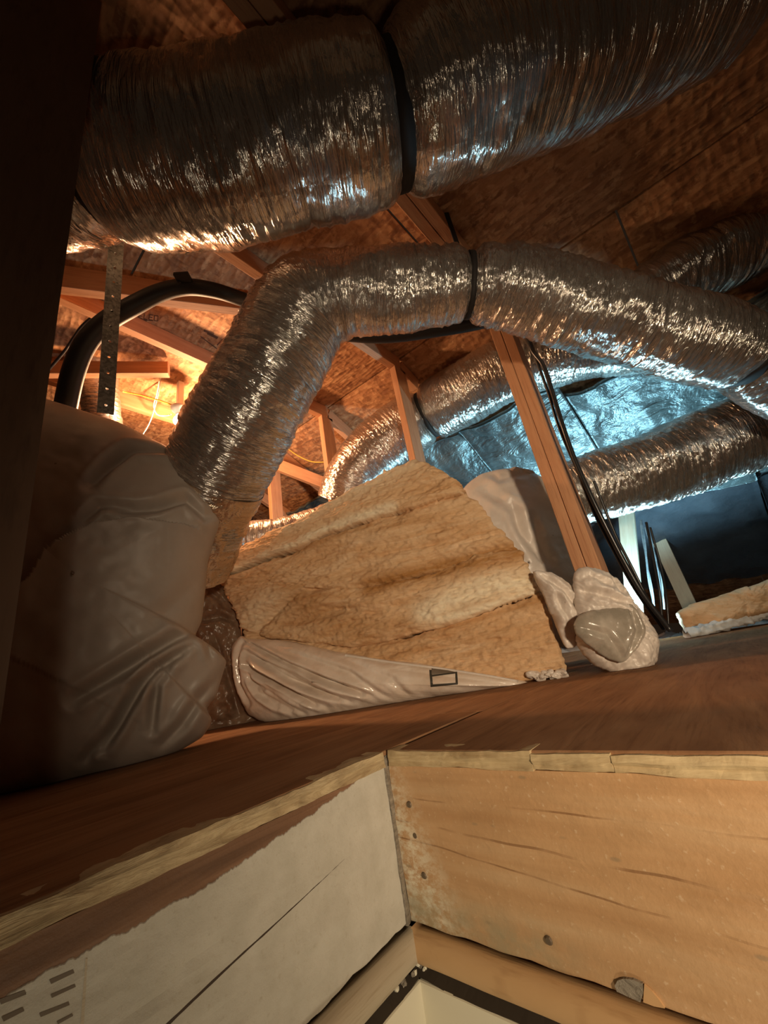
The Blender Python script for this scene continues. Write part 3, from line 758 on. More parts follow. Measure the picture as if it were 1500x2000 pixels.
def wire(name, pts, r, mat, label, group=None, n=50):
    o = tube(name, [P(*p) for p in pts], r, mat, None, n, 6); return tag(o, label, 'wire', group)
wire('electric_wire', [(305, 560, 2.0), (307, 690, 2.1), (311, 735, 2.12), (306, 770, 2.15), (300, 793, 2.18), (307, 810, 2.2), (322, 812, 2.22), (334, 810, 2.2)], .0035, M['white_wire'], 'white wire hanging and curling in to the lit bulb')
wire('electric_wire', [(336, 605, 2.0), (326, 660, 2.05), (316, 720, 2.08), (311, 760, 2.1), (301, 800, 2.1), (290, 830, 2.12), (270, 862, 2.14)], .003, M['white_wire'], 'white wire slanting down behind the left bag top')
wire('electric_wire', [(240, 765, 2.02), (280, 773, 2.05), (343, 793, 2.1), (420, 822, 2.2), (500, 862, 2.4), (553, 872, 2.55), (580, 889, 2.6), (610, 902, 2.6), (645, 902, 2.58)], .0042, M['yellow_wire'], 'yellow wire running across the trusses behind the sloping duct')
wire('electric_wire', [(60, 760, 1.7), (93, 724, 1.68), (128, 683, 1.66), (160, 637, 1.64), (205, 600, 1.62), (260, 560, 1.6)], .006, M['cable'], 'dark wire slanting across the boards at far left')
wire('electric_wire', [(303, 590, 1.85), (301, 615, 1.85), (300, 650, 1.86)], .0025, M['cable'], 'thin black wire hanging on the roof boards by the hose')

# bulb in its holder
bulb = thing('light_bulb', 'glowing bulb peeking out beside the sloping duct', 'bulb', BULB)
bm = bmesh.new(); bmesh.ops.create_uvsphere(bm, u_segments=20, v_segments=14, radius=.03)
for v in bm.verts:
    if v.co.z > 0: f_ = 1 - 0.45 * (v.co.z / .03) ** 1.5; v.co.x *= f_; v.co.y *= f_; v.co.z *= 1.4
me = bpy.data.meshes.new('glass'); bm.to_mesh(me); bm.free(); me.materials.append(M['bulb'])
for p_ in me.polygons: p_.use_smooth = True
g_ = bpy.data.objects.new('glass', me); COL.objects.link(g_); g_.parent = bulb
zc = zdeck_clear(2.1)
holder, _ = spline([(0, 0, .038, .016), (0, 0, .05, .022), (0, 0, .07, .04), (0, 0, .085, .045), (0, 0, .088, .03)], 14)
hv, hf = tube_mesh(holder[:, :3] + BULB, holder[:, 3], 20)
mesh_obj('lamp_holder', hv, hf, M['porcelain'], bulb)
board('mounting_arm', BULB + np.array([0, 0, .088]), BULB + np.array([0, 0.0, max(0.12, deck_z(BULB[0], BULB[1]) - BULB[2])]), (1, 0, 0), .03, .03, M['porcelain'], bulb)

# cables down the post
cab = [([(1010, 600, 1.44), (1036, 677, 1.40), (1061, 714, 1.37), (1080, 770, 1.34), (1099, 831, 1.30), (1122, 896, 1.27), (1155, 971, 1.23), (1187, 1036, 1.20), (1222, 1103, 1.17), (1258, 1164, 1.14), (1310, 1232, 1.11)], .0075, 'thickest black cable running down the side of the doubled post'),
       ([(1020, 620, 1.45), (1052, 714, 1.39), (1072, 770, 1.36), (1092, 835, 1.33), (1128, 920, 1.29), (1160, 1000, 1.25), (1200, 1078, 1.21), (1240, 1150, 1.18), (1296, 1230, 1.14)], .005, 'black cable close beside the post edge, second from the thick one'),
       ([(1160, 940, 1.5), (1200, 1040, 1.45), (1235, 1110, 1.40), (1268, 1175, 1.36), (1300, 1225, 1.33)], .005, 'lower black cable in front of the white stud'),
       ([(1262, 1020, 1.6), (1276, 1090, 1.55), (1287, 1150, 1.5), (1294, 1220, 1.47)], .005, 'limp dark cable hanging right of the white stud'),
       ([(1270, 1030, 1.62), (1292, 1110, 1.57), (1302, 1170, 1.52), (1306, 1225, 1.49)], .004, 'outermost thin dark cable near the loose white fibre')]
for pts, r, lab in cab:
    o = tube('power_cable', [P(*p) for p in pts], r, M['cable'], None, 90, 8); tag(o, lab, 'cable', 'cables bundled beside the post')

# ------------------------------------------------------------------ foil-faced blankets on the falling deck, loose fibre, far studs
def blanket(y0, y1, label, seed, x0=2.16, x1=2.95, name='insulation_blanket', mat='blanket', grp='foil blankets under the sloping roof'):
    nu, nv = 120, 50
    u = np.linspace(x0, x1, nu); v = np.linspace(y0 + .002, y1 - .002, nv)
    U, Vv = np.meshgrid(u, v, indexing='ij')
    w = (Vv - y0) / (y1 - y0)
    sag = 0.030 * np.sin(np.pi * w) ** 0.7 + 0.030 * fbm(U * 3 + seed, Vv * 5, seed, 4) + 0.035 * (1 - np.abs(noise(U * 4 + Vv * 3 + seed, Vv * 2, seed)) * 2)
    Z = np.vectorize(deck_z)(U, Vv) - 0.045 - sag
    V = np.stack([U, Vv, Z], -1).reshape(-1, 3); Vb = V + np.array([0, 0, .02])
    f = grid_faces(nu, nv); fb = f[:, ::-1] + len(V)
    rim = [i * nv for i in range(nu)] ; 
    edge = [i * nv for i in range(nu)] + [(nu - 1) * nv + j for j in range(1, nv)] + [i * nv + nv - 1 for i in range(nu - 2, -1, -1)] + [j for j in range(nv - 2, 0, -1)]
    m = len(V); fe = [[edge[k], edge[(k + 1) % len(edge)], edge[(k + 1) % len(edge)] + m, edge[k] + m] for k in range(len(edge))]
    uv = np.vstack([np.stack([U.ravel(), Vv.ravel()], 1)] * 2)
    o = mesh_obj(name, np.vstack([V, Vb]), f.tolist() + fb.tolist() + fe, M[mat], None, uv)
    tag(o, label, 'insulation' if mat == 'blanket' else 'plastic sheet', grp)
ord_ = ['nearest', 'second', 'third', 'fourth', 'fifth', 'sixth', 'seventh']
bl = [(-.94, -.33, 'foil-faced blanket at the right edge, half hidden above the lower right duct'), (-.33, .275, 'foil blanket with bright blue patches right of the doubled post'),
      (.275, .88, 'teal foil blanket just left of the doubled post'), (.88, 1.49, 'grey-green foil blanket above the right bag'), (1.49, 2.1, 'foil blanket behind the batt bundle peak'), (2.1, 2.71, 'far foil blanket behind the far duct elbow')]
for k, (y0, y1, lab) in enumerate(bl): blanket(y0, y1, lab, 3.7 * k, 1.95 if k != 1 else 2.02)
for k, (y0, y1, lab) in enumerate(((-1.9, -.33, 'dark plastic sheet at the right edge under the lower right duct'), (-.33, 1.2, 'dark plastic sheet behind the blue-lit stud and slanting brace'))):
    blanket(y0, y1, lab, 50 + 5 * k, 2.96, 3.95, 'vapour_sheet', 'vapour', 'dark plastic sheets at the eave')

def fluffy_sheet(name, x0, x1, y0, y1, z0, amp, mat, label, cat, nx=150, ny=150, seed=0, kind=None, thick=0.05):
    x = np.linspace(x0, x1, nx); y = np.linspace(y0, y1, ny); X, Y = np.meshgrid(x, y, indexing='ij')
    e = smooth(0, .06, np.minimum(np.minimum(X - x0, x1 - X), np.minimum(Y - y0, y1 - Y)))
    Z = z0 + (amp * fbm(X * 5 + seed, Y * 5, seed, 5) + amp * .25 * fbm(X * 40, Y * 40, seed, 3)) * e - thick * .6 * (1 - e)
    V = np.stack([X, Y, Z], -1).reshape(-1, 3)
    o = mesh_obj(name, V, grid_faces(nx, ny), mat)
    return tag(o, label, cat, None, kind)
fluffy_sheet('loose_insulation', 2.56, 4.4, -1.9, 2.9, -0.075, .055, M['fluff'], 'loose white insulation lying beyond the edge of the floor, lit blue', 'insulation', kind='stuff')

st = onX(1221, 1010, 2.75); 
sa_, sb_ = onX(1236, 1150, 2.75), onX(1224, 1010, 2.75); sd_ = (sb_ - sa_) / (sb_[2] - sa_[2])
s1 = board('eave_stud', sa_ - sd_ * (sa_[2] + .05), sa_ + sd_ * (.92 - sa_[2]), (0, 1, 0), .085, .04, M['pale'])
tag(s1, 'pale upright stud lit blue-white under the lower right duct', 'stud')
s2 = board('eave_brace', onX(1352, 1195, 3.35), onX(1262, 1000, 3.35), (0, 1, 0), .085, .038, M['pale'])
tag(s2, 'dim slanting brace right of the blue-lit stud', 'stud')
# clear plastic strips hanging
for k, (pts, lab) in enumerate((([(1252, 1015), (1262, 1090), (1278, 1190)], 'clear plastic strip hanging against the blue-lit stud'), ([(1262, 1030), (1285, 1110), (1298, 1190)], 'clear plastic strip hanging nearer the slanting brace'))):
    c, s = spline([P(x, y, 2.2 - .05 * k) for x, y in pts], 40)
    V = []
    for i in range(40):
        for j in range(5):
            V.append(c[i] + CR[0] * (j - 2) * .004 + CR[2] * .004 * math.sin(j * 2 + i * .3 + k))
    o = mesh_obj('plastic_strip', np.array(V), grid_faces(40, 5), M['sheet']); tag(o, lab, 'plastic sheet', 'plastic strips by the far stud')

# ------------------------------------------------------------------ blobs: bags built by inflating an outline standing in a vertical plane
def poly_dist(q, line):
    """distance of points q (n,2) to polyline and signed side"""
    best = np.full(len(q), 1e9); side = np.zeros(len(q)); par = np.zeros(len(q)); line = np.asarray(line, float)
    for i in range(len(line) - 1):
        a, b = line[i], line[i + 1]; d = b - a; L2 = d @ d
        t = np.clip(((q - a) @ d) / L2, 0, 1); pr = a + t[:, None] * d; ds = np.linalg.norm(q - pr, axis=1)
        sg = np.sign(d[0] * (q[:, 1] - a[1]) - d[1] * (q[:, 0] - a[0]))
        m = ds < best; best[m] = ds[m]; side[m] = sg[m]; par[m] = (i + t[m]) / (len(line) - 1)
    return best, side, par
def inside_resample(out, n):
    o = np.asarray(out, float); o = np.vstack([o, o[:1]])
    # smooth closed outline
    k = len(o) - 1; pts = []
    for i in range(k):
        p0, p1, p2, p3 = o[(i - 1) % k], o[i], o[(i + 1) % k], o[(i + 2) % k]
        t = np.linspace(0, 1, 24, endpoint=False)[:, None]
        sp = 0.5 * (2 * p1 + (p2 - p0) * t + (2 * p0 - 5 * p1 + 4 * p2 - p3) * t ** 2 + (3 * p1 - p0 - 3 * p2 + p3) * t ** 3)
        pts.append(0.5 * sp + 0.5 * (p1 + (p2 - p1) * t))
    o = np.vstack(pts); o = np.vstack([o, o[:1]])
    s = np.r_[0, np.cumsum(np.linalg.norm(np.diff(o, axis=0), axis=1))]; q = np.linspace(0, s[-1], n, endpoint=False)
    return np.stack([np.interp(q, s, o[:, i]) for i in (0, 1)], 1)
def inflate(name, out, center, p0, n, front, back, mat, parent=None, na=420, nr=90, folds=(), steps=(), rag=0.0, k=2.6, nz=0.006, nf=9, seed=0.0, attrs=None):
    """out, center in photo pixels of the upright plane (p0, n); front/back bulge in metres; folds: (polyline, depth, width px)"""
    n = np.asarray(n, float); n /= np.linalg.norm(n)
    o = inside_resample(out, na); c = np.asarray(center, float)
    if rag: o = o + (o - c) / np.linalg.norm(o - c, axis=1)[:, None] * (rag * fbm(np.arange(na) * .23, 0, seed, 4))[:, None]
    rho = 1 - (1 - np.linspace(0.004, 1, nr)) ** 1.35
    q = c + (o - c)[None] * rho[:, None, None]; q2 = q.reshape(-1, 2)
    prof = (1 - rho ** k) ** (1 / 2.0)
    h = np.repeat(front * prof, na); edge = np.repeat(np.minimum(1, prof * 1.6), na)
    base = np.array([on_plane(x, y, p0, n) for x, y in q2])
    disp = nz * fbm(base[:, 0] * nf + seed, base[:, 1] * nf, base[:, 2] * nf + seed, 4)
    for line, dep, wid in folds:
        d, sd, pr = poly_dist(q2, line); tp = np.sin(np.clip(pr, 0.0, 1) * math.pi) ** .5 * .8 + .2
        disp -= dep * tp * np.exp(-(d / wid) ** 1.6) - .45 * dep * tp * np.exp(-((d - wid * 1.9) / wid) ** 2)
    for line, dep, wid in steps:
        d, sd, pr = poly_dist(q2, line); tp = smooth(0, .12, pr) * smooth(0, .12, 1 - pr)
        disp += dep * tp * np.where(sd > 0, np.exp(-d / (wid * 9)), -0.25 * np.exp(-(d / (wid * 1.6)) ** 2) * 1.0)
    V = base + n * (h + disp * edge)[:, None]
    nb = 26; rb = np.linspace(1, .02, nb)
    qb = (c + (o - c)[None] * rb[:, None, None]).reshape(-1, 2)
    bb = np.array([on_plane(x, y, p0, n) for x, y in qb]) - n * np.repeat(back * (1 - rb ** k) ** .5, na)[:, None]
    V = np.vstack([V, bb[na:]])
    f = grid_faces(nr, na, True)
    off = (nr - 1) * na
    f = np.vstack([f, grid_faces(nb, na, True) + off]).tolist()
    f.append(list(range(na))[::-1]); f.append([len(V) - na + j for j in range(na)])
    V[:, 2] = np.maximum(V[:, 2], 0.001)
    ob = mesh_obj(name, V, f, mat, parent, np.vstack([q2, qb[na:]]) / 700.0)
    return ob

# left bag
nL = np.array([-0.42, -0.9, 0.0]); pL = P(230, 1250, 1.03)
Lc = lambda L: [(x / 2.5, 760 + y / 2.5) for x, y in L]
out = Lc([(215, 70), (420, 130), (600, 190), (800, 290), (960, 400), (1035, 510), (1075, 610), (1082, 660), (1045, 740), (1015, 850), (1003, 980), (985, 1130), (955, 1205), (1000, 1240), (1060, 1280), (1105, 1330), (1085, 1400), (1055, 1500), (1010, 1560),
          (1035, 1620), (985, 1700), (830, 1790), (630, 1870), (500, 1890), (300, 1960), (0, 2010), (-300, 1990), (-420, 1500), (-380, 900), (-200, 300), (0, 60)])
stepsL = [(Lc([(20, 1450), (60, 1260), (170, 1130), (300, 1020), (330, 960), (360, 900), (450, 840), (560, 790), (700, 762), (850, 770), (1035, 745)]), .035, 10)]
foldsL = [(Lc([(1080, 640), (1000, 690), (920, 630), (800, 690), (640, 720)]), .022, 11), (Lc([(490, 770), (560, 700), (700, 690)]), .012, 10), (Lc([(880, 350), (680, 410), (600, 500), (520, 610)]), .024, 12),
          (Lc([(960, 1215), (880, 1250), (760, 1330), (620, 1420), (460, 1520)]), .026, 12), (Lc([(910, 1315), (800, 1380), (720, 1480), (640, 1620), (560, 1740)]), .03, 10), (Lc([(860, 1370), (800, 1440), (770, 1650)]), .02, 9),
          (Lc([(1090, 1390), (980, 1510), (900, 1630), (800, 1730)]), .02, 11), (Lc([(1010, 1250), (1035, 1330)]), .015, 8), (Lc([(700, 1470), (600, 1640), (470, 1790)]), .016, 10), (Lc([(960, 1270), (860, 1330), (700, 1460)]), .015, 8),
          (Lc([(990, 950), (880, 1080), (780, 1200)]), .006, 14)]
bagL = thing('insulation_bag', 'big dim white bag slumped at the left beside the dark panel', 'bag', np.r_[P(230, 1400, 1.06)[:2], 0])
foldsL = [(l, d * 1.35, w * .8) for l, d, w in foldsL]
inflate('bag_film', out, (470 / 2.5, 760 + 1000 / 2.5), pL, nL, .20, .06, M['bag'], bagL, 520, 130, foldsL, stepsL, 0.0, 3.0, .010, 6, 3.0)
vent = outline_plate('torn_hole', [(205, 1492), (226, 1479), (243, 1494), (228, 1501)], lambda x, y: on_plane(x, y, pL + nL / np.linalg.norm(nL) * .06, nL), M['gap'], bagL, .002)

# batt bundle
A_ = np.array([1.235, 0.435, 0]); B_ = np.array([0.83, 1.36, 0]); uB = (B_ - A_) / np.linalg.norm(B_ - A_); nB = np.array([uB[1], -uB[0], 0])
if nB @ (CAM - A_) < 0: nB = -nB
C5 = lambda L: [(380 + x / 1.63, 880 + y / 1.63) for x, y in L]
bundle = thing('batt_bundle', 'bundle of tan fibre batts standing in a torn plastic wrap', 'insulation', (A_ + B_) / 2 + nB * -.1)
def resample(line, n):
    l = np.asarray(line, float); s = np.r_[0, np.cumsum(np.linalg.norm(np.diff(l, axis=0), axis=1))]
    q = np.linspace(0, s[-1], n); o = np.stack([np.interp(q, s, l[:, i]) for i in (0, 1)], 1)
    k = np.ones(9) / 9; pad = np.vstack([np.repeat(o[:1], 4, 0), o, np.repeat(o[-1:], 4, 0)])
    return np.stack([np.convolve(pad[:, i], k, 'valid') for i in (0, 1)], 1)
def batt(upper, lower, bulge, lift, mat, seed, thick=.17, nu=330, nv=64, stain=None, pale=None, top_round=False, ragr=4.5, fold=(), lean=0.0):
    U = resample(C5(upper), nu); Lw = resample(C5(lower), nu)
    v = np.linspace(0, 1, nv)
    q = Lw[:, None] * (1 - v)[None, :, None] + U[:, None] * v[None, :, None]
    # ragged ends
    w = np.linspace(0, 1, nu)
    dirR = np.array([1.0, -.25])
    jag = ragr * fbm(v * 11 + seed, 0, seed, 4)
    q = q + dirR * (smooth(.90, 1, w)[:, None] * jag[None, :])[..., None] - dirR * (smooth(.08, 0.0, w)[:, None] * .5 * jag[None, ::-1])[..., None]
    q[:, -1, 1] += 2.6 * fbm(w * 70, 0, seed, 3); q[:, :, 1] += (3.5 * fbm(w * 9, 0, seed, 3))[:, None] * (v * (1 - v) * 0 + 1)[None]
    q2 = q.reshape(-1, 2); W_, Vv = np.meshgrid(w, v, indexing='ij')
    base = np.array([on_plane(x, y, A_, nB) for x, y in q2])
    um = (base - A_) @ uB; zm = base[:, 2]
    e = np.minimum(1, np.minimum(W_, 1 - W_) * 40).ravel()
    prof = (1 - np.abs(2 * Vv - 1) ** 9).ravel()
    d = lift + bulge * prof + lean * (1 - Vv.ravel()) + .012 * fbm(um * 7 + seed, zm * 22, seed, 4) + .0042 * fbm(um * 60, zm * 150, seed, 3)
    for line, dep, wid in fold:
        dd, sd, pr = poly_dist(q2, C5(line)); d -= dep * np.exp(-(dd / wid) ** 1.5)
    d = d * np.minimum(1, .35 + e)
    V = base + nB * d[:, None]; V[:, 2] = np.maximum(V[:, 2], .002)
    N0 = len(V)
    # back rows, only the rim of the strip is needed
    rim = [i * nv for i in range(nu)] + [(nu - 1) * nv + j for j in range(1, nv)] + [i * nv + nv - 1 for i in range(nu - 2, -1, -1)] + [j for j in range(nv - 2, 0, -1)]
    bk = base[rim] - nB * (thick + .012 * fbm(np.arange(len(rim)) * .2, 0, seed, 3))[:, None] ; bk[:, 2] = np.maximum(bk[:, 2], .002)
    mid = (V[rim] + bk) / 2 + np.array([0, 0, 1.0]) * (.006 * fbm(np.arange(len(rim)) * .3, 3, seed, 3))[:, None]; mid[:, 2] = np.maximum(mid[:, 2], .002)
    V = np.vstack([V, mid, bk]); m = len(rim)
    f = grid_faces(nu, nv).tolist()
    for k in range(m):
        k2 = (k + 1) % m
        f.append([rim[k], N0 + k, N0 + k2, rim[k2]]); f.append([N0 + k, N0 + m + k, N0 + m + k2, N0 + k2])
    f.append([N0 + m + k for k in range(m)][::-1])
    uv = np.vstack([np.stack([um, zm], 1), np.stack([um[rim] + .07, zm[rim] + .07], 1), np.stack([um[rim] + .2, zm[rim] + .2], 1)])
    sa = np.zeros(len(V)); pa = np.zeros(len(V))
    if stain is not None:
        for line, wid, s in stain: dd, sd, pr = poly_dist(q2, C5(line)); sa[:N0] = np.maximum(sa[:N0], s * np.exp(-(dd / wid) ** 2))
    if pale is not None:
        for line, wid, s in pale: dd, sd, pr = poly_dist(q2, C5(line)); pa[:N0] = np.maximum(pa[:N0], s * np.exp(-(dd / wid) ** 2))
    return mesh_obj('fibre_batt', V, f, mat, bundle, uv, True, {'stain': sa, 'pale': pa})
top_e = [(78, 385), (100, 335), (180, 295), (300, 235), (480, 140), (620, 60), (690, 25), (735, 38), (790, 66), (828, 92)]
S1 = [(76, 402), (140, 385), (240, 345), (330, 318), (420, 272), (520, 238), (640, 200), (760, 165), (872, 132)]
S2 = [(106, 468), (230, 425), (360, 432), (480, 445), (600, 432), (720, 400), (800, 372), (900, 340), (1037, 318)]
S3 = [(150, 570), (240, 598), (330, 606), (420, 618), (500, 632), (620, 608), (750, 574), (900, 524), (1000, 490), (1112, 452)]
S4 = [(200, 690), (330, 720), (480, 742), (650, 745), (800, 738), (1000, 735), (1100, 728), (1192, 704)]
batt(top_e, S1, .016, .002, M['fibre'], 1.0, pale=[([(100, 400), (330, 300), (430, 250), (640, 185)], 9, .9), ([(300, 235), (480, 140), (690, 30)], 26, .55)],
     fold=[([(100, 420), (330, 318), (520, 238)], .0, 5)], lean=.02, ragr=5)
batt(S1, S2, .012, .000, M['fibre'], 5.0, stain=[([(560, 430), (720, 385), (860, 350), (1030, 312)], 15, .95), ([(300, 325), (450, 280), (560, 240)], 6, .6), ([(620, 250), (900, 240)], 26, .12)],
     fold=[([(600, 330), (760, 300), (930, 262)], .008, 4), ([(700, 275), (820, 250)], .006, 4), ([(840, 300), (990, 262)], .008, 4)])
batt(S2, S3, .016, .006, M['fibre'], 9.0, stain=[([(560, 445), (760, 395), (1030, 330)], 16, .9), ([(330, 470), (420, 530), (560, 580)], 34, .6), ([(500, 560), (700, 560)], 20, .4)],
     pale=[([(740, 515), (860, 460), (960, 430), (1090, 430)], 26, .95), ([(780, 540), (900, 510), (1080, 450)], 10, 1.0), ([(180, 540), (240, 480)], 30, .5)],
     fold=[([(195, 595), (215, 560), (260, 515), (330, 455), (430, 425)], .022, 7), ([(420, 500), (600, 520)], .008, 5)])
batt(S3, S4, .012, .000, M['fibre'], 13.0, stain=[([(500, 640), (700, 600), (950, 520), (1110, 470)], 8, .55), ([(500, 660), (900, 590), (1150, 580)], 40, .3)],
     fold=[([(620, 640), (800, 630), (1000, 600)], .006, 4), ([(760, 600), (1000, 560)], .005, 4), ([(850, 670), (1100, 640)], .006, 4)], lean=.01, ragr=4)
# plastic wrap holding the bottom
outw = C5([(150, 590), (172, 598), (230, 600), (300, 606), (460, 640), (600, 664), (700, 674), (800, 690), (950, 714), (1050, 732), (1065, 745), (1000, 752), (900, 768), (800, 780), (600, 815), (450, 850), (330, 866), (230, 864), (178, 838), (142, 770), (122, 680), (124, 620)])
fw = []
for k in range(11):
    a = (172 + 4 * k, 605 + 12 * k); b = (560 - 24 * k + 70 * math.sin(k * 2.1), 765 + 6 * k); mdp = ((a[0] + b[0]) / 2 - 20, (a[1] + b[1]) / 2 + 14 * math.sin(k * 1.7) - 5)
    fw.append((C5([a, mdp, b]), .015 + .010 * (k % 3 == 0), 4.5 + 1.5 * (k % 2)))
fw += [(C5([(172, 600), (160, 660), (165, 740), (200, 800)]), .024, 6), (C5([(480, 655), (650, 720), (700, 775)]), .008, 6), (C5([(330, 640), (520, 700), (640, 780)]), .010, 5), (C5([(640, 690), (850, 720), (1020, 742)]), .006, 5)]
wrap = inflate('plastic_wrap', outw, C5([(420, 728)])[0], A_ + nB * .012, nB, .085, .05, M['wrap'], bundle, 560, 90, fw, (), 0.6, 2.4, .003, 20, 8.0)
wrap['label'] = 'glossy creased plastic wrap'
# curled rim of the wrap and crumpled end
bv = px_bvh([wrap])
def hit(px, py):
    d = Vector(ray(px, py)).normalized(); r = bv.ray_cast(Vector(CAM), d)
    return np.array(r[0] - d * .0015) if r[0] is not None else None
box = [(838, 1303), (893, 1313), (894, 1337), (842, 1341)]
mark('printed_mark', [[(838, 1303), (842.5, 1304), (846, 1341), (841, 1342)], [(841, 1337), (894, 1333), (894, 1337), (841, 1342)], [(889, 1312), (893, 1312), (894.5, 1336), (890, 1337)], [(840, 1318), (892, 1312), (892, 1315), (840, 1322)]], M['ink'], wrap, bv)
mark('printed_band', [[(843, 1304), (866, 1307), (890, 1312.5), (843, 1317)]], M['ink_grey'], wrap, bv)
# paper edge strip along the torn top of the wrap
eg = [hit(x, y) for x, y in C5([(480, 652), (560, 664), (640, 676), (720, 686), (800, 697), (880, 709), (960, 722), (1030, 735)])]
eg = [e for e in eg if e is not None]
if len(eg) > 3:
    o = tube('torn_edge', np.array(eg), .004, M['bag_light'], bundle, 60, 8); o['label'] = 'pale torn plastic rim'
for k, (x, y) in enumerate(C5([(1075, 715), (1100, 722), (1125, 712), (1145, 716), (1170, 708)])):
    bm = bmesh.new(); bmesh.ops.create_icosphere(bm, subdivisions=3, radius=.016)
    for v in bm.verts: v.co *= 1 + .55 * float(noise(v.co.x * 90 + k * 7, v.co.y * 90, v.co.z * 90)); v.co.z *= .7
    me = bpy.data.meshes.new('paper_scrap'); bm.to_mesh(me); bm.free(); me.materials.append(M['bag_light'])
    o = bpy.data.objects.new('paper_scrap', me); COL.objects.link(o); o.parent = bundle
    p = on_plane(x, y, A_ + nB * .03, nB); o.location = Vector(p) - world_loc(bundle)

# right bag behind the post, and the low bag in front of its foot
nR = np.array([-.72, -.70, 0.0]); pR = P(1010, 1100, 1.62)
C3 = lambda L: [(800 + x / 2.143, 560 + y / 2.143) for x, y in L]
outR = C3([(225, 845), (290, 790), (360, 770), (440, 763), (530, 788), (615, 840), (670, 930), (700, 1040), (750, 1170), (800, 1320), (780, 1450), (600, 1520), (400, 1540), (250, 1500), (180, 1300), (190, 1000)])
foldR = [(C3([(400, 950), (440, 1060), (520, 1180)]), .03, 9), (C3([(470, 1000), (500, 1090), (560, 1200)]), .02, 9), (C3([(330, 800), (360, 830), (470, 800)]), .014, 7), (C3([(240, 850), (330, 800), (420, 800)]), .008, 6), (C3([(560, 800), (640, 960), (690, 1120)]), .012, 8), (C3([(300, 880), (400, 960)]), .012, 8)]
bagR = thing('insulation_bag', 'white bag wedged between the batt bundle and the doubled post', 'bag', np.r_[pR[:2], 0])
inflate('bag_film', outR, C3([(460, 1180)])[0], pR, nR, .10, .05, M['bag_light'], bagR, 360, 80, foldR, (), 0, 2.8, .010, 8, 15.0)
kt = inflate('knotted_top', C3([(400, 772), (430, 758), (470, 762), (520, 778), (526, 796), (470, 800), (410, 795)]), C3([(465, 780)])[0], pR + nR * .02, nR, .03, .03, M['bag_light'], bagR, 90, 24, (), (), 1.0, 2.2, .012, 30, 4.0)
pS = P(1200, 1210, 1.07); nS = np.array([-.80, -.60, 0.0])
outS1 = [(1040, 1116), (1078, 1119), (1112, 1140), (1140, 1172), (1150, 1215), (1136, 1256), (1106, 1266), (1086, 1222), (1062, 1165)]
outS = [(1120, 1140), (1122, 1119), (1136, 1107), (1165, 1110), (1200, 1127), (1230, 1168), (1260, 1205), (1282, 1245), (1281, 1290), (1256, 1313), (1205, 1316), (1160, 1300), (1128, 1262), (1124, 1200)]
foldS = [([(1120, 1150), (1150, 1162), (1215, 1185)], .016, 6), ([(1190, 1125), (1205, 1170)], .010, 5), ([(1140, 1125), (1190, 1150)], .008, 5), ([(1215, 1160), (1235, 1190)], .010, 5)]
bagS = thing('insulation_bag', 'small crumpled bag with a grey flap on the floor below the post', 'bag', np.r_[pS[:2], 0])
inflate('bag_film', outS, (1190, 1220), pS, nS, .055, .05, M['bag_light'], bagS, 400, 80, foldS, (), 1.2, 2.6, .016, 20, 25.0)
inflate('bag_fold', outS1, (1095, 1180), pS - nS * .03, nS, .035, .03, M['bag_light'], bagS, 240, 50, [([(1050, 1122), (1100, 1160), (1140, 1215)], .014, 5), ([(1075, 1150), (1110, 1230)], .010, 5)], (), 1.0, 2.4, .010, 26, 71.0)
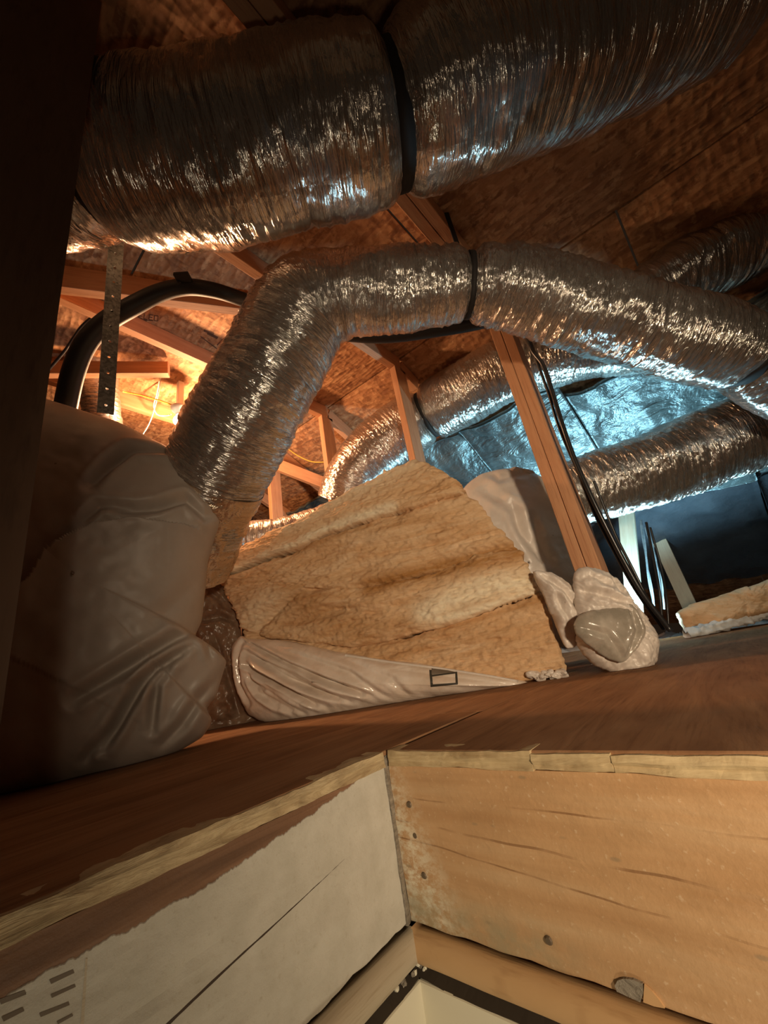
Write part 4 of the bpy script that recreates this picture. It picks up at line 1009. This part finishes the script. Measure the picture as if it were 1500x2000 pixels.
fl = inflate('grey_flap', [(1120, 1222), (1128, 1205), (1150, 1193), (1190, 1188), (1232, 1180), (1252, 1206), (1262, 1236), (1246, 1264), (1218, 1294), (1190, 1288), (1150, 1262), (1126, 1240)], (1195, 1235), pS + nS * .055, nS, .022, .02, M['bag_grey'], bagS, 200, 44, [([(1228, 1182), (1242, 1230), (1222, 1290)], .010, 6), ([(1130, 1225), (1180, 1240), (1215, 1288)], .006, 6)], (), .8, 2.4, .005, 14, 33.0)
fl['label'] = 'dull grey flap'
# crumpled brown plastic between the left bag and the bundle
pM = P(430, 1250, 1.52); nM = np.array([-.55, -.83, 0])
outM = [(395, 1128), (425, 1118), (440, 1160), (462, 1195), (474, 1250), (478, 1330), (520, 1390), (525, 1425), (430, 1432), (380, 1420), (370, 1250)]  # foot widened over lit floor to stand in for the bundle's shadow
mid = inflate('plastic_bag', outM, (430, 1290), pM, nM, .03, .04, M['plastic_brown'], None, 220, 60, [([(390, 1215), (430, 1205), (460, 1215)], .02, 6), ([(400, 1150), (440, 1180)], .012, 6), ([(420, 1240), (450, 1330), (470, 1400)], .02, 7)], (), .8, 2.4, .014, 22, 44.0)
tag(mid, 'brown crumpled plastic bag in the gap between the left bag and the bundle', 'bag')
# cut batt lying at the right edge of the floor
outE = C3([(1128, 1362), (1170, 1338), (1200, 1322), (1300, 1296), (1400, 1262), (1500, 1232), (1640, 1180), (1640, 1330), (1500, 1362), (1400, 1385), (1300, 1410), (1180, 1455), (1150, 1420)])
eb = thing('fibre_offcut', 'cut brown batt with white fluffy edge lying at the right floor edge', 'insulation', np.r_[P(1420, 1215, 1.9)[:2], 0])
inflate('fibre_batt', outE, C3([(1390, 1330)])[0], P(1420, 1215, 1.75), np.array([-.95, -.3, 0]), .05, .25, M['fibre'], eb, 300, 50, (), (), 2.2, 5.0, .010, 20, 61.0)
V, f = [], []
c, s = spline([P(*C3([q])[0], 1.72) for q in [(1160, 1462), (1260, 1432), (1400, 1392), (1520, 1360), (1640, 1335)]], 120)
rr = .022 + .010 * fbm(s[:, None] * 30, np.arange(16)[None] * 2.0, 5, 4); v_, f_ = tube_mesh(c, rr, 16)
v_[:, 2] = np.maximum(v_[:, 2], .002)
o = mesh_obj('fluffy_edge', v_, f_, M['fluff'], eb); o['label'] = 'white fluffy facing'
